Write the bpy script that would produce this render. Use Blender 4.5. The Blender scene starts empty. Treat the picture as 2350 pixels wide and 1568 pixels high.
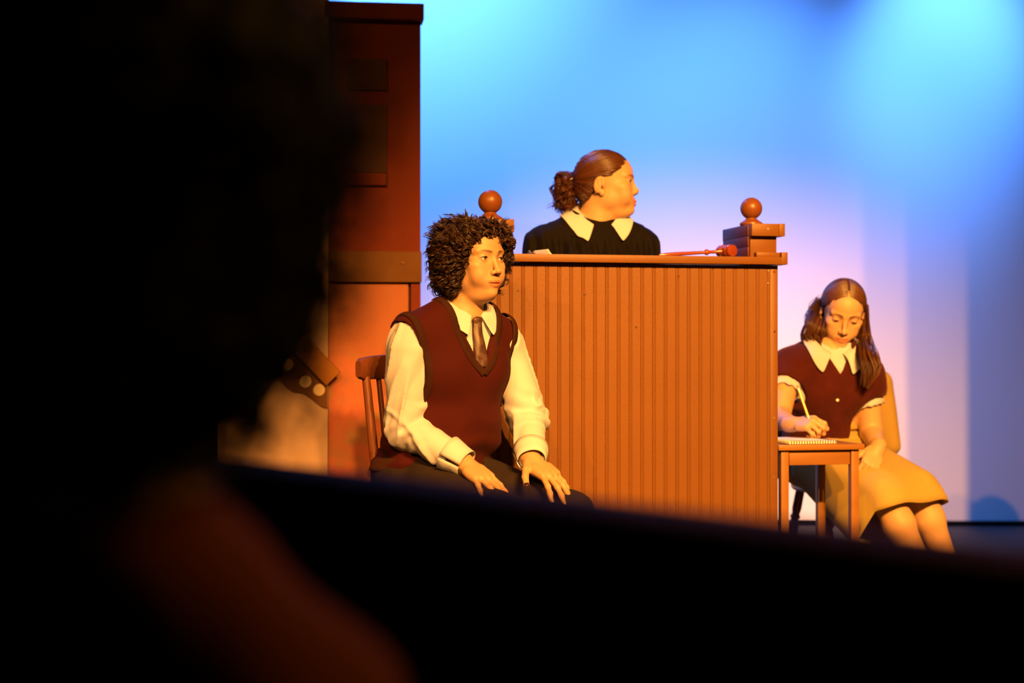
import bpy, bmesh, math, random
import numpy as np
from mathutils import Vector, Matrix, Euler
random.seed(7)
RNG = np.random.default_rng(7)
R = math.radians

# ------------------------------------------------------------------ camera
FPX, EYE, HROW = 3600.0, 0.90, 800.0        # focal length in pixels of the 2350 frame, eye height, horizon row
scene = bpy.context.scene
COL = scene.collection
cam_d = bpy.data.cameras.new('camera')
cam_d.sensor_width = 36.0
cam_d.lens = 36.0 * FPX / 2350.0
cam_d.shift_y = (HROW - 784.0) / 2350.0
cam_d.clip_start = 0.02
cam_d.clip_end = 60
cam_d.dof.use_dof = True
cam_d.dof.focus_distance = 4.55
cam_d.dof.aperture_fstop = 2.0
cam = bpy.data.objects.new('camera', cam_d)
cam.location = (0, 0, EYE)
cam.rotation_euler = (R(90), 0, 0)
COL.objects.link(cam)
scene.camera = cam

def at(px, py, Y):
    return Vector(((px - 1175.0) / FPX * Y, Y, EYE + (HROW - py) / FPX * Y))

# ------------------------------------------------------------------ world, exposure
w = bpy.data.worlds.new('dark_hall')
scene.world = w
w.use_nodes = True
w.node_tree.nodes['Background'].inputs[0].default_value = (0.55, 0.5, 0.6, 1)
w.node_tree.nodes['Background'].inputs[1].default_value = 0.004
scene.view_settings.view_transform = 'Standard'
scene.view_settings.look = 'None'
scene.view_settings.exposure = 0.0
scene.view_settings.gamma = 1.0
scene.view_settings.use_curve_mapping = False

# ------------------------------------------------------------------ stage lamps
def spot(name, loc, target, energy, color, deg, blend, radius=0.05):
    d = bpy.data.lights.new(name, 'SPOT')
    d.energy = energy; d.color = color
    d.spot_size = R(deg); d.spot_blend = blend
    d.shadow_soft_size = radius
    o = bpy.data.objects.new(name, d)
    o.location = loc
    o.rotation_euler = (Vector(target) - Vector(loc)).to_track_quat('-Z', 'Y').to_euler()
    COL.objects.link(o)
    return o

AMBER = (1.0, 0.42, 0.075)
for nm, lx in (('inner', 1.35), ('middle', 2.02), ('outer', 2.50)):
    spot('front_lamp_' + nm, (lx, -1.5, 4.3), (0.88, 8.0, -1.58), 3020, AMBER, 36, 0.75, 0.06)
spot('side_lamp', (-2.75, -1.5, 4.35), (1.6, 8.0, -0.35), 950, AMBER, 28, 1.0, 0.05)
spot('set_lamp', (-0.7, -1.8, 3.6), (-0.62, 5.8, 0.22), 1250, (1.0, 0.38, 0.085), 20, 0.95, 0.08)
BLUE = (0.075, 0.275, 1.0)
spot('cyc_lamp_house', (-0.637, 6.715, 3.68), (-0.637, 8.0, 1.2), 770, BLUE, 150, 1.0, 0.12)
spot('cyc_lamp_centre', (1.224, 6.715, 3.68), (1.224, 8.0, 1.0), 396, BLUE, 66.5, 1.0, 0.12)
spot('cyc_lamp_wing', (2.274, 6.715, 3.68), (2.224, 8.0, 2.397), 640, BLUE, 41, 1.0, 0.12)
spot('added_shoulder_glow', (1.9, 1.5, 2.4), (-0.1, 0.9, 0.72), 80, (1.0, 0.44, 0.05), 30, 1.0, 0.2)  # added, no known lamp here: gives the onlooker's shoulder its orange glow

# ------------------------------------------------------------------ helpers: tags, materials
def link(o, parent=None):
    COL.objects.link(o)
    if parent is not None:
        o.parent = parent
    return o

def tag(o, label=None, cat=None, group=None, kind=None):
    if label: o['label'] = label
    if cat: o['category'] = cat
    if group: o['group'] = group
    if kind: o['kind'] = kind
    return o

def empty(name, loc=(0, 0, 0), rz=0.0, label=None, cat=None, group=None):
    o = bpy.data.objects.new(name, None)
    o.empty_display_size = 0.1
    o.location = loc
    o.rotation_euler = (0, 0, rz)
    link(o)
    return tag(o, label, cat, group)

def mat(name, col, rough=0.6, bump=0.0, bscale=60.0, var=0.0, vscale=6.0, metal=0.0, spec=0.35, sss=0.0,
        attr=None, stretch=(1, 1, 1), sheen=0.0, coat=0.0):
    m = bpy.data.materials.new(name)
    m.use_nodes = True
    nt = m.node_tree; N = nt.nodes; L = nt.links
    b = N['Principled BSDF']
    b.inputs['Base Color'].default_value = (*col, 1)
    b.inputs['Roughness'].default_value = rough
    b.inputs['Metallic'].default_value = metal
    b.inputs['Specular IOR Level'].default_value = spec
    if sss:
        b.inputs['Subsurface Weight'].default_value = sss
        b.inputs['Subsurface Radius'].default_value = (0.010, 0.004, 0.002)
        b.inputs['Subsurface Scale'].default_value = 1.0
    if sheen:
        b.inputs['Sheen Weight'].default_value = sheen
        b.inputs['Sheen Roughness'].default_value = 0.5
        b.inputs['Sheen Tint'].default_value = (*[min(1, c * 3 + .1) for c in col], 1)
    if coat:
        b.inputs['Coat Weight'].default_value = coat
        b.inputs['Coat Roughness'].default_value = 0.25
    tc = N.new('ShaderNodeTexCoord'); mp = N.new('ShaderNodeMapping')
    mp.inputs['Scale'].default_value = stretch
    L.new(tc.outputs['Object'], mp.inputs['Vector'])
    src = None
    if attr:
        a = N.new('ShaderNodeAttribute'); a.attribute_name = attr
        src = a.outputs['Color']
    if var:
        n = N.new('ShaderNodeTexNoise'); n.inputs['Scale'].default_value = vscale
        n.inputs['Detail'].default_value = 5
        L.new(mp.outputs[0], n.inputs['Vector'])
        mr = N.new('ShaderNodeMapRange')
        mr.inputs['From Min'].default_value = 0.3; mr.inputs['From Max'].default_value = 0.7
        mr.inputs['To Min'].default_value = 1 - var; mr.inputs['To Max'].default_value = 1 + var
        L.new(n.outputs['Fac'], mr.inputs['Value'])
        mx = N.new('ShaderNodeMix'); mx.data_type = 'RGBA'; mx.blend_type = 'MULTIPLY'
        mx.inputs[0].default_value = 1
        if src is not None: L.new(src, mx.inputs[6])
        else: mx.inputs[6].default_value = (*col, 1)
        L.new(mr.outputs[0], mx.inputs[7])
        src = mx.outputs[2]
    if src is not None:
        L.new(src, b.inputs['Base Color'])
    if bump:
        n2 = N.new('ShaderNodeTexNoise'); n2.inputs['Scale'].default_value = bscale
        n2.inputs['Detail'].default_value = 3
        L.new(mp.outputs[0], n2.inputs['Vector'])
        bp = N.new('ShaderNodeBump'); bp.inputs['Strength'].default_value = bump
        bp.inputs['Distance'].default_value = 0.002
        L.new(n2.outputs['Fac'], bp.inputs['Height'])
        L.new(bp.outputs[0], b.inputs['Normal'])
    return m

# ------------------------------------------------------------------ helpers: mesh building
def mesh_obj(name, V, F, m, parent=None, smooth=False, color=None):
    me = bpy.data.meshes.new(name)
    V = np.asarray(V, dtype=np.float32)
    if isinstance(F, np.ndarray) and F.ndim == 2:
        n, k = F.shape
        me.vertices.add(len(V)); me.vertices.foreach_set('co', V.ravel())
        me.loops.add(n * k); me.loops.foreach_set('vertex_index', F.astype(np.int32).ravel())
        me.polygons.add(n)
        me.polygons.foreach_set('loop_start', np.arange(0, n * k, k, dtype=np.int32))
        me.update(calc_edges=True)
    else:
        me.from_pydata([tuple(v) for v in V], [], [tuple(f) for f in F])
    if smooth is True:
        me.polygons.foreach_set('use_smooth', np.ones(len(me.polygons), dtype=bool))
    if color is not None:
        ca = me.color_attributes.new('tint', 'FLOAT_COLOR', 'POINT')
        c4 = np.ones((len(V), 4), dtype=np.float32); c4[:, :3] = color
        ca.data.foreach_set('color', c4.ravel())
    me.update()
    o = bpy.data.objects.new(name, me)
    if m is not None:
        me.materials.append(m)
    link(o, parent)
    if smooth == 'auto':
        me.shade_smooth() if hasattr(me, 'shade_smooth') else None
        me.set_sharp_from_angle(angle=R(35))
    return o

class MB:
    """collects simple solids that together are ONE part"""
    def __init__(s):
        s.bm = bmesh.new()
    def add(s, V, F, M=None):
        vs = [s.bm.verts.new(M @ Vector(v) if M is not None else Vector(v)) for v in V]
        for f in F:
            try: s.bm.faces.new([vs[i] for i in f])
            except ValueError: pass
        return vs
    def box(s, x0, x1, y0, y1, z0, z1, M=None, bev=0.0):
        V = [(x0, y0, z0), (x1, y0, z0), (x1, y1, z0), (x0, y1, z0), (x0, y0, z1), (x1, y0, z1), (x1, y1, z1), (x0, y1, z1)]
        F = [(0, 3, 2, 1), (4, 5, 6, 7), (0, 1, 5, 4), (1, 2, 6, 5), (2, 3, 7, 6), (3, 0, 4, 7)]
        if not bev:
            s.add(V, F, M); return s
        b = bmesh.new()
        vs = [b.verts.new(v) for v in V]
        for f in F: b.faces.new([vs[i] for i in f])
        bmesh.ops.bevel(b, geom=list(b.edges) + list(b.verts), offset=bev, segments=2, affect='EDGES', profile=0.5)
        b.verts.index_update()
        s.add([v.co.copy() for v in b.verts], [[v.index for v in f.verts] for f in b.faces], M)
        b.free(); return s
    def lathe(s, prof, n=24, M=None):
        V, F = [], []
        k = len(prof)
        for i in range(n):
            a = 2 * math.pi * i / n
            for r, z in prof: V.append((r * math.cos(a), r * math.sin(a), z))
        for i in range(n):
            j = (i + 1) % n
            for q in range(k - 1):
                F.append((i * k + q, j * k + q, j * k + q + 1, i * k + q + 1))
        F.append([i * k + k - 1 for i in range(n)])
        F.append([i * k for i in range(n - 1, -1, -1)])
        s.add(V, F, M); return s
    def tube(s, pts, rad, n=8, cap=True):
        V, F = tube_data(pts, rad, n, cap)
        s.add(V, F); return s
    def prism(s, poly, y0, y1, M=None):
        n = len(poly)
        V = [(x, y0, z) for x, z in poly] + [(x, y1, z) for x, z in poly]
        F = [list(range(n)), list(range(2 * n - 1, n - 1, -1))]
        for i in range(n):
            j = (i + 1) % n
            F.append((i, n + i, n + j, j))
        s.add(V, F, M); return s
    def build(s, name, m, parent=None, smooth='auto'):
        bmesh.ops.recalc_face_normals(s.bm, faces=s.bm.faces)
        me = bpy.data.meshes.new(name)
        s.bm.to_mesh(me); s.bm.free()
        me.materials.append(m)
        if smooth:
            me.polygons.foreach_set('use_smooth', np.ones(len(me.polygons), dtype=bool))
            if smooth == 'auto': me.set_sharp_from_angle(angle=R(35))
        o = bpy.data.objects.new(name, me)
        return link(o, parent)

def tube_data(pts, rad, n=8, cap=True, flat=1.0):
    P = np.asarray([tuple(p) for p in pts], dtype=float)
    k = len(P)
    rad = np.full(k, rad, dtype=float) if np.isscalar(rad) else np.asarray(rad, dtype=float)
    T = np.gradient(P, axis=0)
    T /= np.linalg.norm(T, axis=1, keepdims=True) + 1e-12
    u = np.cross(T[0], [0.13, 0.27, 1.0]);
    if np.linalg.norm(u) < 1e-3: u = np.cross(T[0], [1, 0, 0])
    u /= np.linalg.norm(u)
    V = np.zeros((k * n, 3))
    ang = np.arange(n) * 2 * math.pi / n
    for i in range(k):
        u = u - T[i] * np.dot(u, T[i]); u /= np.linalg.norm(u) + 1e-12
        v = np.cross(T[i], u)
        V[i * n:(i + 1) * n] = P[i] + rad[i] * (np.outer(np.cos(ang), u) + flat * np.outer(np.sin(ang), v))
    F = []
    for i in range(k - 1):
        for j in range(n):
            j2 = (j + 1) % n
            F.append((i * n + j, i * n + j2, (i + 1) * n + j2, (i + 1) * n + j))
    if cap:
        F.append(tuple(range(n - 1, -1, -1)))
        F.append(tuple(range((k - 1) * n, k * n)))
    return V, F

def strands(name, paths, rads, m, parent, n=4, taper=0.25, colors=None):
    """many thin locks of one hairdo, one mesh. paths: (S, K, 3)"""
    Pth = np.asarray(paths, dtype=float)
    S, K, _ = Pth.shape
    rads = np.asarray(rads, dtype=float)
    T = np.gradient(Pth, axis=1)
    T /= np.linalg.norm(T, axis=2, keepdims=True) + 1e-12
    ref = np.tile(np.array([0.31, 0.23, 0.92]), (S, 1))
    u = np.cross(T[:, 0], ref); u /= np.linalg.norm(u, axis=1, keepdims=True) + 1e-9
    ang = np.arange(n) * 2 * math.pi / n
    V = np.zeros((S, K, n, 3))
    tt = np.linspace(0, 1, K)
    prof = np.minimum(1.0, np.minimum(0.35 + tt * 6, taper + (1 - tt) * 3.0))
    for i in range(K):
        u = u - T[:, i] * np.sum(u * T[:, i], axis=1, keepdims=True)
        u /= np.linalg.norm(u, axis=1, keepdims=True) + 1e-12
        v = np.cross(T[:, i], u)
        r = (rads * prof[i])[:, None, None]
        V[:, i] = Pth[:, i, None, :] + r * (np.cos(ang)[None, :, None] * u[:, None, :] + np.sin(ang)[None, :, None] * v[:, None, :])
    V = V.reshape(-1, 3)
    base = (np.arange(S) * K * n)[:, None, None]
    i = np.arange(K - 1)[None, :, None] * n
    j = np.arange(n)[None, None, :]; j2 = (j + 1) % n
    F = np.stack([base + i + j, base + i + j2, base + i + n + j2, base + i + n + j], axis=-1).reshape(-1, 4)
    col = None
    if colors is not None:
        col = np.repeat(np.asarray(colors), K * n, axis=0)
    return mesh_obj(name, V, F, m, parent, smooth=True, color=col)

# ------------------------------------------------------------------ helpers: sculpted solids (distance fields turned into one mesh)
def smin(a, b, k):
    if k <= 0: return np.minimum(a, b)
    h = np.maximum(k - np.abs(a - b), 0.0) / k
    return np.minimum(a, b) - h * h * k * 0.25
def smax(a, b, k):
    return -smin(-a, -b, k)

def ell(c, r, M=None):
    c = np.asarray(c, dtype=np.float32); r = np.asarray(r, dtype=np.float32)
    Mi = None if M is None else np.asarray(M, dtype=np.float32)      # rows: local axes
    def f(P):
        q = P - c
        if Mi is not None: q = q @ Mi.T
        a = q / r
        k0 = np.sqrt((a * a).sum(1)) + 1e-9
        b = a / r
        k1 = np.sqrt((b * b).sum(1)) + 1e-9
        return k0 * (k0 - 1.0) / k1
    return f
def cone(a, b, ra, rb):
    a = np.asarray(a, dtype=np.float32); b = np.asarray(b, dtype=np.float32)
    ab = b - a; L2 = float((ab * ab).sum()) + 1e-12
    def f(P):
        t = np.clip(((P - a) @ ab) / L2, 0, 1)
        q = P - a - t[:, None] * ab
        return np.sqrt((q * q).sum(1)) - (ra + (rb - ra) * t)
    return f
def rbox(c, h, r, M=None):
    c = np.asarray(c, dtype=np.float32); h = np.asarray(h, dtype=np.float32) - r
    Mi = None if M is None else np.asarray(M, dtype=np.float32)
    def f(P):
        q = P - c
        if Mi is not None: q = q @ Mi.T
        q = np.abs(q) - h
        return np.sqrt((np.maximum(q, 0) ** 2).sum(1)) + np.minimum(q.max(1), 0) - r
    return f
def half(p, n):
    p = np.asarray(p, dtype=np.float32); n = np.asarray(n, dtype=np.float32); n = n / np.linalg.norm(n)
    return lambda P: (P - p) @ n
def inter(*fs, k=0.004):
    def f(P):
        d = fs[0](P)
        for g in fs[1:]: d = smax(d, g(P), k)
        return d
    return f

class Field:
    """ordered list of ('+' add | '-' carve | '&' keep) shapes"""
    def __init__(s): s.ops = []; s.post = None
    def add(s, f, k=0.01): s.ops.append(('+', f, k)); return s
    def sub(s, f, k=0.004): s.ops.append(('-', f, k)); return s
    def keep(s, f, k=0.004): s.ops.append(('&', f, k)); return s
    def extend(s, other): s.ops += other.ops; return s
    def __call__(s, P, which=None):
        d = np.full(len(P), 1e3, dtype=np.float32)
        for i, (op, f, k) in enumerate(s.ops):
            if which is not None and not which[i]: continue
            v = f(P)
            if op == '+': d = smin(d, v, k)
            elif op == '-': d = smax(d, -v, k)
            else: d = smax(d, v, k)
        if s.post is not None: d = s.post(P, d)
        return d
    def inflate(s, off):
        return lambda P: s(P) - off

def axis_coords(lo, hi, step, fine=()):
    xs = [lo]
    while xs[-1] < hi:
        st = step
        for a, b, fs in fine:
            if a <= xs[-1] <= b: st = min(st, fs)
        xs.append(xs[-1] + st)
    return np.array(xs, dtype=np.float32)

def sculpt(field, lo, hi, step, fine=((), (), ()), block=10):
    """surface nets over a block-sparse rectilinear grid -> V, quads"""
    X = [axis_coords(lo[i], hi[i], step, fine[i]) for i in range(3)]
    n = [len(x) for x in X]
    G = np.empty(n, dtype=np.float32)
    nb = [(k + block - 1) // block for k in n]
    slabs = [[(i * block, min((i + 1) * block, n[a])) for i in range(nb[a])] for a in range(3)]
    cen = [np.array([(X[a][s] + X[a][e - 1]) / 2 for s, e in slabs[a]], dtype=np.float32) for a in range(3)]
    hal = [np.array([(X[a][e - 1] - X[a][s]) / 2 + step for s, e in slabs[a]], dtype=np.float32) for a in range(3)]
    C = np.stack(np.meshgrid(*cen, indexing='ij'), -1).reshape(-1, 3)
    Hh = np.stack(np.meshgrid(*hal, indexing='ij'), -1).reshape(-1, 3)
    rad = np.sqrt((Hh ** 2).sum(1))
    isF = isinstance(field, Field)
    if isF:
        D = np.stack([f(C) for _, f, _ in field.ops])
        ks = np.array([k for _, _, k in field.ops])
    dc = field(C)
    near = np.abs(dc) < rad * 1.5 + 0.012
    bi = 0
    for i, (xs, xe) in enumerate(slabs[0]):
        for j, (ys, ye) in enumerate(slabs[1]):
            for q, (zs, ze) in enumerate(slabs[2]):
                if not near[bi]:
                    G[xs:xe, ys:ye, zs:ze] = dc[bi]
                else:
                    gx, gy, gz = np.meshgrid(X[0][xs:xe], X[1][ys:ye], X[2][zs:ze], indexing='ij')
                    P = np.stack([gx.ravel(), gy.ravel(), gz.ravel()], 1)
                    if isF:
                        which = np.ones(len(field.ops), dtype=bool)
                        plus = [a for a, o in enumerate(field.ops) if o[0] == '+']
                        mn = D[plus, bi].min()
                        for a, o in enumerate(field.ops):
                            if o[0] == '+': which[a] = D[a, bi] < mn + 2.4 * rad[bi] + ks[a] + 0.012
                            elif o[0] == '-': which[a] = D[a, bi] < 1.4 * rad[bi] + ks[a] + 0.012
                        v = field(P, which)
                    else:
                        v = field(P)
                    G[xs:xe, ys:ye, zs:ze] = v.reshape(xe - xs, ye - ys, ze - zs)
                bi += 1
    return surface_nets(G, X)

def surface_nets(G, X):
    S = G < 0
    c = S[:-1, :-1, :-1].astype(np.uint8)
    cnt = np.zeros_like(c)
    for dx in (0, 1):
        for dy in (0, 1):
            for dz in (0, 1):
                cnt += S[dx:S.shape[0] - 1 + dx, dy:S.shape[1] - 1 + dy, dz:S.shape[2] - 1 + dz]
    act = (cnt > 0) & (cnt < 8)
    I, J, K = np.nonzero(act)
    idx = np.full(act.shape, -1, dtype=np.int32)
    idx[I, J, K] = np.arange(len(I), dtype=np.int32)
    acc = np.zeros((len(I), 3)); num = np.zeros(len(I))
    corners = [(a, b, d) for a in (0, 1) for b in (0, 1) for d in (0, 1)]
    for (a, b, d) in corners:
        for ax in range(3):
            e = [a, b, d]
            if e[ax] == 1: continue
            e2 = list(e); e2[ax] = 1
            g0 = G[I + e[0], J + e[1], K + e[2]]; g1 = G[I + e2[0], J + e2[1], K + e2[2]]
            m = (g0 < 0) != (g1 < 0)
            t = np.where(m, g0 / np.where(g0 == g1, 1, g0 - g1), 0)
            p = np.stack([X[0][I + e[0]], X[1][J + e[1]], X[2][K + e[2]]], 1).astype(float)
            ix = [I, J, K][ax]
            p[:, ax] += t * (X[ax][ix + 1] - X[ax][ix])
            acc[m] += p[m]; num[m] += 1
    V = acc / num[:, None]
    quads = []
    for ax in range(3):
        s0 = [slice(None)] * 3; s1 = [slice(None)] * 3
        s0[ax] = slice(0, -1); s1[ax] = slice(1, None)
        o1, o2 = [a for a in range(3) if a != ax]
        A = S[tuple(s0)]; B = S[tuple(s1)]
        diff = A != B
        ii = np.nonzero(diff)
        ok = np.ones(len(ii[0]), dtype=bool)
        for o in (o1, o2):
            ok &= (ii[o] > 0) & (ii[o] < G.shape[o] - 1)
        ii = [v[ok] for v in ii]
        flip = A[tuple(ii)]
        def cell(d1, d2):
            q = [v.copy() for v in ii]
            q[o1] = q[o1] + d1; q[o2] = q[o2] + d2
            return idx[q[0], q[1], q[2]]
        Q = np.stack([cell(-1, -1), cell(0, -1), cell(0, 0), cell(-1, 0)], 1)
        fl = flip if ax != 1 else ~flip
        Q[~fl] = Q[~fl][:, ::-1]
        quads.append(Q)
    Q = np.concatenate(quads)
    Q = Q[(Q >= 0).all(1)]
    return V, Q

def relax(V, Q, it=1, w=0.5):
    """light smoothing of a quad mesh"""
    for _ in range(it):
        acc = np.zeros_like(V); num = np.zeros(len(V))
        for a in range(4):
            b = (a + 1) % 4
            np.add.at(acc, Q[:, a], V[Q[:, b]]); np.add.at(num, Q[:, a], 1)
            np.add.at(acc, Q[:, b], V[Q[:, a]]); np.add.at(num, Q[:, b], 1)
        V = V * (1 - w) + w * acc / np.maximum(num, 1)[:, None]
    return V

def vnoise(P, freq, seed=0):
    """smooth value noise, numpy"""
    q = np.asarray(P) * freq + seed * 17.31
    i = np.floor(q).astype(np.int64); f = (q - i).astype(np.float32); f = f * f * (3 - 2 * f)
    def h(a, b, c):
        n = (a * 73856093) ^ (b * 19349663) ^ (c * 83492791)
        n = (n ^ (n >> 13)) * 1274126177
        return ((n ^ (n >> 16)) & 0xffff).astype(np.float32) / 65535.0
    r = 0
    for a in (0, 1):
        for b in (0, 1):
            for c in (0, 1):
                wgt = (f[:, 0] if a else 1 - f[:, 0]) * (f[:, 1] if b else 1 - f[:, 1]) * (f[:, 2] if c else 1 - f[:, 2])
                r = r + wgt * h(i[:, 0] + a, i[:, 1] + b, i[:, 2] + c)
    return r * 2 - 1
# ================================================================== materials of the set
M_CYC = mat('cyclorama_cloth', (0.80, 0.80, 0.80), rough=0.95, spec=0.05, bump=0.05, bscale=300)
M_FLOOR = mat('black_stage_floor', (0.018, 0.018, 0.022), rough=0.5, bump=0.15, bscale=40, var=0.3, vscale=3, spec=0.3)
M_BLACK = mat('black_velour', (0.006, 0.006, 0.007), rough=1.0, spec=0.05)
M_BENCH = mat('bench_brown_paint', (0.158, 0.058, 0.0088), rough=0.42, bump=0.35, bscale=420, var=0.06, vscale=5, spec=0.3)
M_BENCH_SHADED = mat('bench_paint_shaded', (0.10, 0.020, 0.008), rough=0.5, bump=0.2, bscale=300, spec=0.3)  # shade of the unlit inner arm sides put into the bench colour
M_FINIAL = mat('finial_brown_paint', (0.17, 0.050, 0.011), rough=0.38, bump=0.1, bscale=200, spec=0.4)
M_SCREW = mat('painted_screw', (0.08, 0.035, 0.012), rough=0.35, metal=0.6)
M_SCREWB = mat('bare_screw', (0.4, 0.33, 0.22), rough=0.3, metal=0.8)
M_BRICK = mat('brick_red_flat_paint', (0.15, 0.030, 0.015), rough=0.9, bump=0.1, bscale=60, var=0.15, vscale=4, spec=0.1)
M_BOARD = mat('olive_brown_board_paint', (0.13, 0.055, 0.018), rough=0.8, bump=0.1, bscale=50, var=0.1, vscale=8, spec=0.15)
M_DARKP = mat('dark_shutter_paint', (0.075, 0.035, 0.016), rough=0.9, spec=0.1)
M_PEACH = mat('pale_mural_paint', (0.45, 0.30, 0.22), rough=0.95, bump=0.1, bscale=30, var=0.12, vscale=5, spec=0.05)
M_DISC = mat('cream_dot_paint', (0.66, 0.50, 0.30), rough=0.9, spec=0.05)
M_CUT = mat('brown_cutout_paint', (0.15, 0.065, 0.028), rough=0.9, spec=0.05, var=0.1)

def mottled(name, a, b, c):
    m = mat(name, a, rough=0.92, spec=0.08)
    nt = m.node_tree; N = nt.nodes; L = nt.links
    tc = N.new('ShaderNodeTexCoord')
    n1 = N.new('ShaderNodeTexNoise'); n1.inputs['Scale'].default_value = 7; n1.inputs['Detail'].default_value = 4
    n2 = N.new('ShaderNodeTexNoise'); n2.inputs['Scale'].default_value = 13; n2.inputs['Detail'].default_value = 3
    sep = N.new('ShaderNodeSeparateXYZ')
    L.new(tc.outputs['Object'], n1.inputs['Vector']); L.new(tc.outputs['Object'], n2.inputs['Vector'])
    L.new(tc.outputs['Object'], sep.inputs[0])
    low = N.new('ShaderNodeMapRange'); low.inputs['From Min'].default_value = 1.0; low.inputs['From Max'].default_value = 0.75
    L.new(sep.outputs['Z'], low.inputs['Value'])
    def ramp(src, lo, hi):
        r = N.new('ShaderNodeMapRange'); r.inputs['From Min'].default_value = lo; r.inputs['From Max'].default_value = hi
        L.new(src, r.inputs['Value'])
        k = N.new('ShaderNodeMath'); k.operation = 'MULTIPLY'
        L.new(r.outputs[0], k.inputs[0]); L.new(low.outputs[0], k.inputs[1]); return k.outputs[0]
    m1 = N.new('ShaderNodeMix'); m1.data_type = 'RGBA'; m1.inputs[6].default_value = (*a, 1); m1.inputs[7].default_value = (*b, 1)
    L.new(ramp(n1.outputs['Fac'], 0.45, 0.62), m1.inputs[0])
    m2 = N.new('ShaderNodeMix'); m2.data_type = 'RGBA'; m2.inputs[7].default_value = (*c, 1)
    L.new(m1.outputs[2], m2.inputs[6]); L.new(ramp(n2.outputs['Fac'], 0.52, 0.66), m2.inputs[0])
    L.new(m2.outputs[2], N['Principled BSDF'].inputs['Base Color'])
    return m
M_MOTTLE = mottled('orange_mottled_flat_paint', (0.34, 0.120, 0.060), (0.46, 0.125, 0.07), (0.29, 0.155, 0.06))

# ================================================================== stage: floor, cyclorama, masking
m = MB(); m.box(-6, 6, -2.5, 9, -0.12, 0.0)
tag(m.build('floor', M_FLOOR), 'black painted stage floor', kind='structure')
m = MB(); m.box(-6, 6, 8.0, 8.06, 0.0, 5.0)
tag(m.build('wall_back', M_CYC), 'tall white cyclorama washed in blue and pink stage light', kind='structure')
m = MB(); m.box(-6, 6, 7.955, 7.998, 0.0, 0.022, bev=0.004)
tag(m.build('baseboard_back', M_BLACK), 'black batten along the foot of the cyclorama', kind='structure')

def curtain(name, x0, x1, y, z1, folds, label):
    nx, V, F = folds * 10, [], []
    for i in range(nx + 1):
        t = i / nx
        x = x0 + (x1 - x0) * t
        yy = y + 0.05 * math.sin(t * folds * 2 * math.pi) + 0.012 * math.sin(t * folds * 5.1)
        V += [(x, yy, 0.004), (x, yy, z1)]
    for i in range(nx):
        F.append((2 * i, 2 * i + 2, 2 * i + 3, 2 * i + 1))
    o = mesh_obj(name, V, F, M_BLACK, smooth=True)
    s = o.modifiers.new('thickness', 'SOLIDIFY'); s.thickness = 0.006
    return tag(o, label, 'curtain')
curtain('stage_curtain', -3.4, -1.035, 5.52, 4.6, 12, 'black masking curtain hanging beside the pale mural flat')
curtain('stage_curtain', 2.02, 3.6, 5.0, 4.6, 8, 'unseen black curtain added in the right wing to cut the front lamps')  # out of view, placed so the front lamps end in steps on the cyclorama

# ================================================================== painted flats
fl = empty('painted_flat', (-0.51, 5.80, 0), R(7), 'brick red painted tower flat with dark cornice and cross board', 'stage flat')
W0, W1, HT = -0.176, 0.172, 2.115
m = MB(); m.box(W0, W1, 0.0, 0.05, 1.22, HT); m.build('upper_panel', M_BRICK, fl)
m = MB(); m.box(W0, 0.126, 0.0, 0.05, 0.0, 1.15); m.build('lower_panel', M_MOTTLE, fl)
m = MB(); m.box(0.136, W1, -0.004, 0.05, 0.0, 1.15, bev=0.001); m.build('corner_stile', M_BRICK, fl)
m = MB(); m.box(0.12, 0.14, 0.02, 0.05, 0.0, 1.15); m.build('backing_strip', M_DARKP, fl)
m = MB(); m.box(W0 - 0.002, W1 + 0.003, -0.022, 0.0, 1.145, 1.258, bev=0.002)
cb = m.build('cross_board', M_BOARD, fl)
for sx in (0.105, -0.09):
    m = MB(); m.lathe([(0.0, -0.001), (0.004, -0.001), (0.004, 0.001), (0.0, 0.0015)], 10, Matrix.Translation((sx, -0.023, 1.215)) @ Matrix.Rotation(R(90), 4, 'X'))
    m.build('screw', M_SCREW, cb)
m = MB(); m.box(W0 - 0.006, W1 + 0.010, -0.04, 0.06, 2.112, 2.172, bev=0.002); m.build('cornice', M_BRICK, fl)
def shutter(z0, z1):
    m = MB(); m.box(-0.10, 0.047, -0.010, 0.0, z0, z1, bev=0.001)
    return m.build('shutter', M_DARKP, fl)
shutter(1.853, 1.968)
s2 = shutter(1.548, 1.800)
m = MB(); m.box(-0.10, 0.044, -0.018, 0.0, 1.502, 1.546, bev=0.001); m.build('sill', M_BRICK, fl)
m = MB(); m.box(0.0455, 0.0475, -0.012, 0.0, 1.495, 1.548); m.build('sill_edge', M_DARKP, fl)

mu = empty('mural_flat', (-0.86, 5.74, 0), 0.0, 'tall pale mural flat with slanted board and dotted brown cutout', 'stage flat')
m = MB(); m.box(-0.25, 0.185, 0.0, 0.04, 0.0, 3.3); m.build('panel', M_PEACH, mu)
Mx = Matrix.Translation((0.128, -0.014, 0.872)) @ Matrix.Rotation(R(46), 4, 'Y')
m = MB(); m.box(-0.25, 0.115, -0.012, 0.012, -0.036, 0.036, Mx, bev=0.002)
db = m.build('slanted_board', mat('ochre_board_paint', (0.26, 0.105, 0.022), rough=.8, spec=.1, var=.1), mu)
m = MB(); m.lathe([(0.0, -0.001), (0.0035, -0.001), (0.0035, 0.001), (0.0, 0.0015)], 10, Mx @ Matrix.Translation((0.01, -0.013, 0.002)) @ Matrix.Rotation(R(90), 4, 'X'))
m.build('screw', M_SCREW, db)
pl = [(-0.08, 0.98), (-0.055, 0.89), (-0.01, 0.815), (0.03, 0.765), (0.060, 0.742), (0.095, 0.738), (0.12, 0.722), (0.145, 0.700), (0.165, 0.685), (0.184, 0.68), (0.184, 0.76), (0.10, 0.86), (0.0, 0.97)]
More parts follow.
